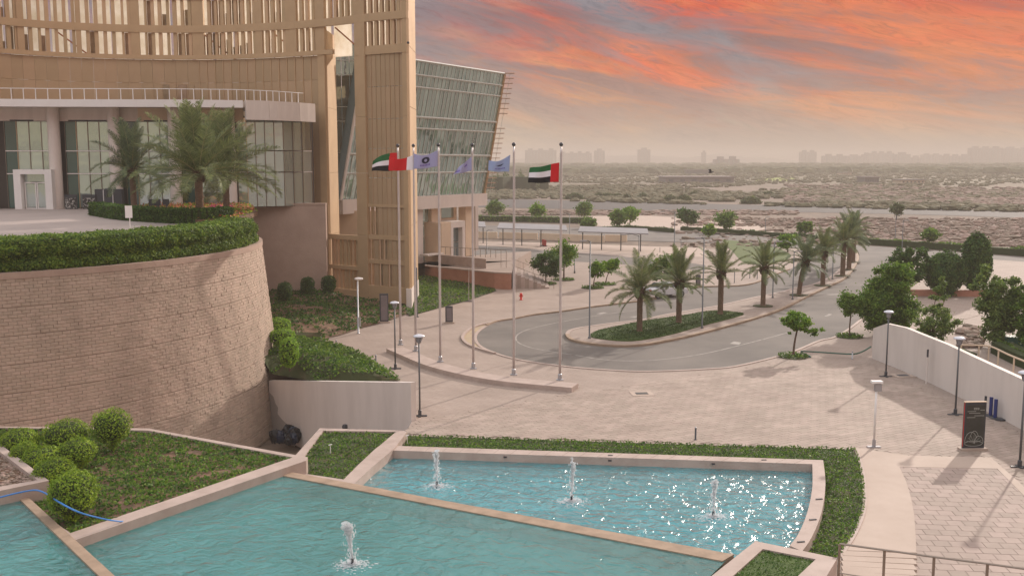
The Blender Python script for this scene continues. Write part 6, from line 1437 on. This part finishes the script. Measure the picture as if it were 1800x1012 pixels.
# skyline
SKY_B = [(923, 978, 264, 'long hazy housing block behind the rightmost flagpole'), (984, 1040, 269, 'hazy low apartment row right of the flagpole'), (1045, 1063, 265, 'hazy stepped block at the foot of the far hill'), (1122, 1143, 263, 'single hazy block on top of the far hill'), (1235, 1241, 268, 'slender hazy tower left of the rounded hill'),
         (1257, 1300, 280, 'wide dark block in front of the rounded hill'), (1408, 1435, 267, 'first square hazy tower right of the rounded hill'), (1448, 1487, 274, 'hazy block beside the first square tower'), (1490, 1515, 274, 'narrow hazy block in the middle of the skyline'), (1518, 1530, 271, 'slim hazy block before the tallest middle row'),
         (1531, 1571, 269, 'broad hazy block in the middle of the skyline'), (1574, 1600, 271, 'hazy block right of the broad middle one'), (1603, 1620, 277, 'low hazy block in the gap of the skyline'), (1622, 1655, 272, 'hazy terrace of flats left of the twin slabs'), (1658, 1704, 274, 'long low hazy block beside the biggest tower'),
         (1706, 1761, 260, 'biggest and widest hazy tower near the right photograph edge'), (1765, 1789, 261, 'hazy tower just right of the biggest one'), (1791, 1812, 262, 'last hazy tower cut by the photograph edge')]
random.seed(3)
for u0, u1, vt, lab in SKY_B:
    y = 2900+random.uniform(-200, 200)-(900 if vt == 280 else 0); a, b = D(u0, 290, y), D(u1, 290, y); h = D(u0, vt, y).z; w = b.x-a.x
    t = empty('distant_tower', ((a.x+b.x)/2, y, 0), lab, 'building', 'hazy skyline buildings'); mb = MB(); mb.box((0, 12, h/2), (w, 24, h)); mb.build('wall', M_FARB, t, local=True)
    k = max(1, int(w/22))
    for i in range(k): mb = MB(); mb.box((-w/2+(i+.5)*w/k, 10, h+1.8), (w/k*.45, 14, 3.6+random.uniform(0, 4))); mb.build('stair_head', M_FARB, t, local=True)
    for i in range(int(w/9)):
        mb = MB(); mb.box((-w/2+(i+.5)*9+3, -.2, h*.52), (3, .6, h*.8)); mb.build('window_strip', M_GLASSB, t, local=True)
ridge = [(-2500, 284), (-600, 281), (300, 281), (700, 281), (900, 280), (960, 277), (1010, 275), (1060, 274), (1110, 273), (1140, 273.5), (1180, 276), (1205, 277), (1235, 274), (1255, 270.5), (1270, 270), (1290, 273), (1310, 276), (1340, 277), (1365, 279), (1400, 283), (1500, 284), (1800, 284), (2600, 284), (4500, 284)]
RP = []
for i in range(len(ridge)-1):
    for k in range(4): a = k/4; RP.append((ridge[i][0]*(1-a)+ridge[i+1][0]*a, ridge[i][1]*(1-a)+ridge[i+1][1]*a+random.uniform(-.25, .25)))
mb = MB(); vs = []
for u, v in RP:
    p = D(u, v, 3600); vs += [(p.x*.97, 3350, -1), (p.x*.985, 3480, max(2, p.z*.55)), (p.x, 3600, p.z), (p.x*1.05, 4100, -1)]
n = len(RP); mb.add(vs, [(i*4+j, (i+1)*4+j, (i+1)*4+j+1, i*4+j+1) for i in range(n-1) for j in range(3)]); struct(mb.build('hills', M_FARH, smooth=True))
# bird
p = D(1249, 303, 110); t = empty('bird', p, 'small black bird in flight over the desert', 'bird')
m = MB(); m.blob((0, 0, 0), (.26, .09, .09), 8, 6, 0); m.blob((.27, 0, .06), (.09, .06, .06), 6, 5, 0); m.build('body', M_DARK, t, local=True, smooth=True)
for s_ in (-1, 1): m = MB(); m.add([(.12, s_*.05, .03), (-.12, s_*.05, .03), (-.2, s_*.3, .3), (-.05, s_*.38, .38), (.05, s_*.2, .22)], [(0, 1, 2, 3, 4)]); m.build('wing', M_DARK, t, local=True)

# ------------------------------------------------------------------ haze
hz = bpy.data.materials.new('haze_air'); hz.use_nodes = True; nt = hz.node_tree; nt.nodes.clear()
o_ = nt.nodes.new('ShaderNodeOutputMaterial'); pv = nt.nodes.new('ShaderNodeVolumePrincipled'); pv.inputs['Color'].default_value = (.72, .65, .59, 1); pv.inputs['Density'].default_value = .00054; pv.inputs['Anisotropy'].default_value = 0.0
nt.links.new(pv.outputs[0], o_.inputs['Volume'])
mb = MB(); mb.box((0, 3100, 31), (10400, 6500, 74)); put('haze', mb.mesh('haze', hz), None, kind='stuff')
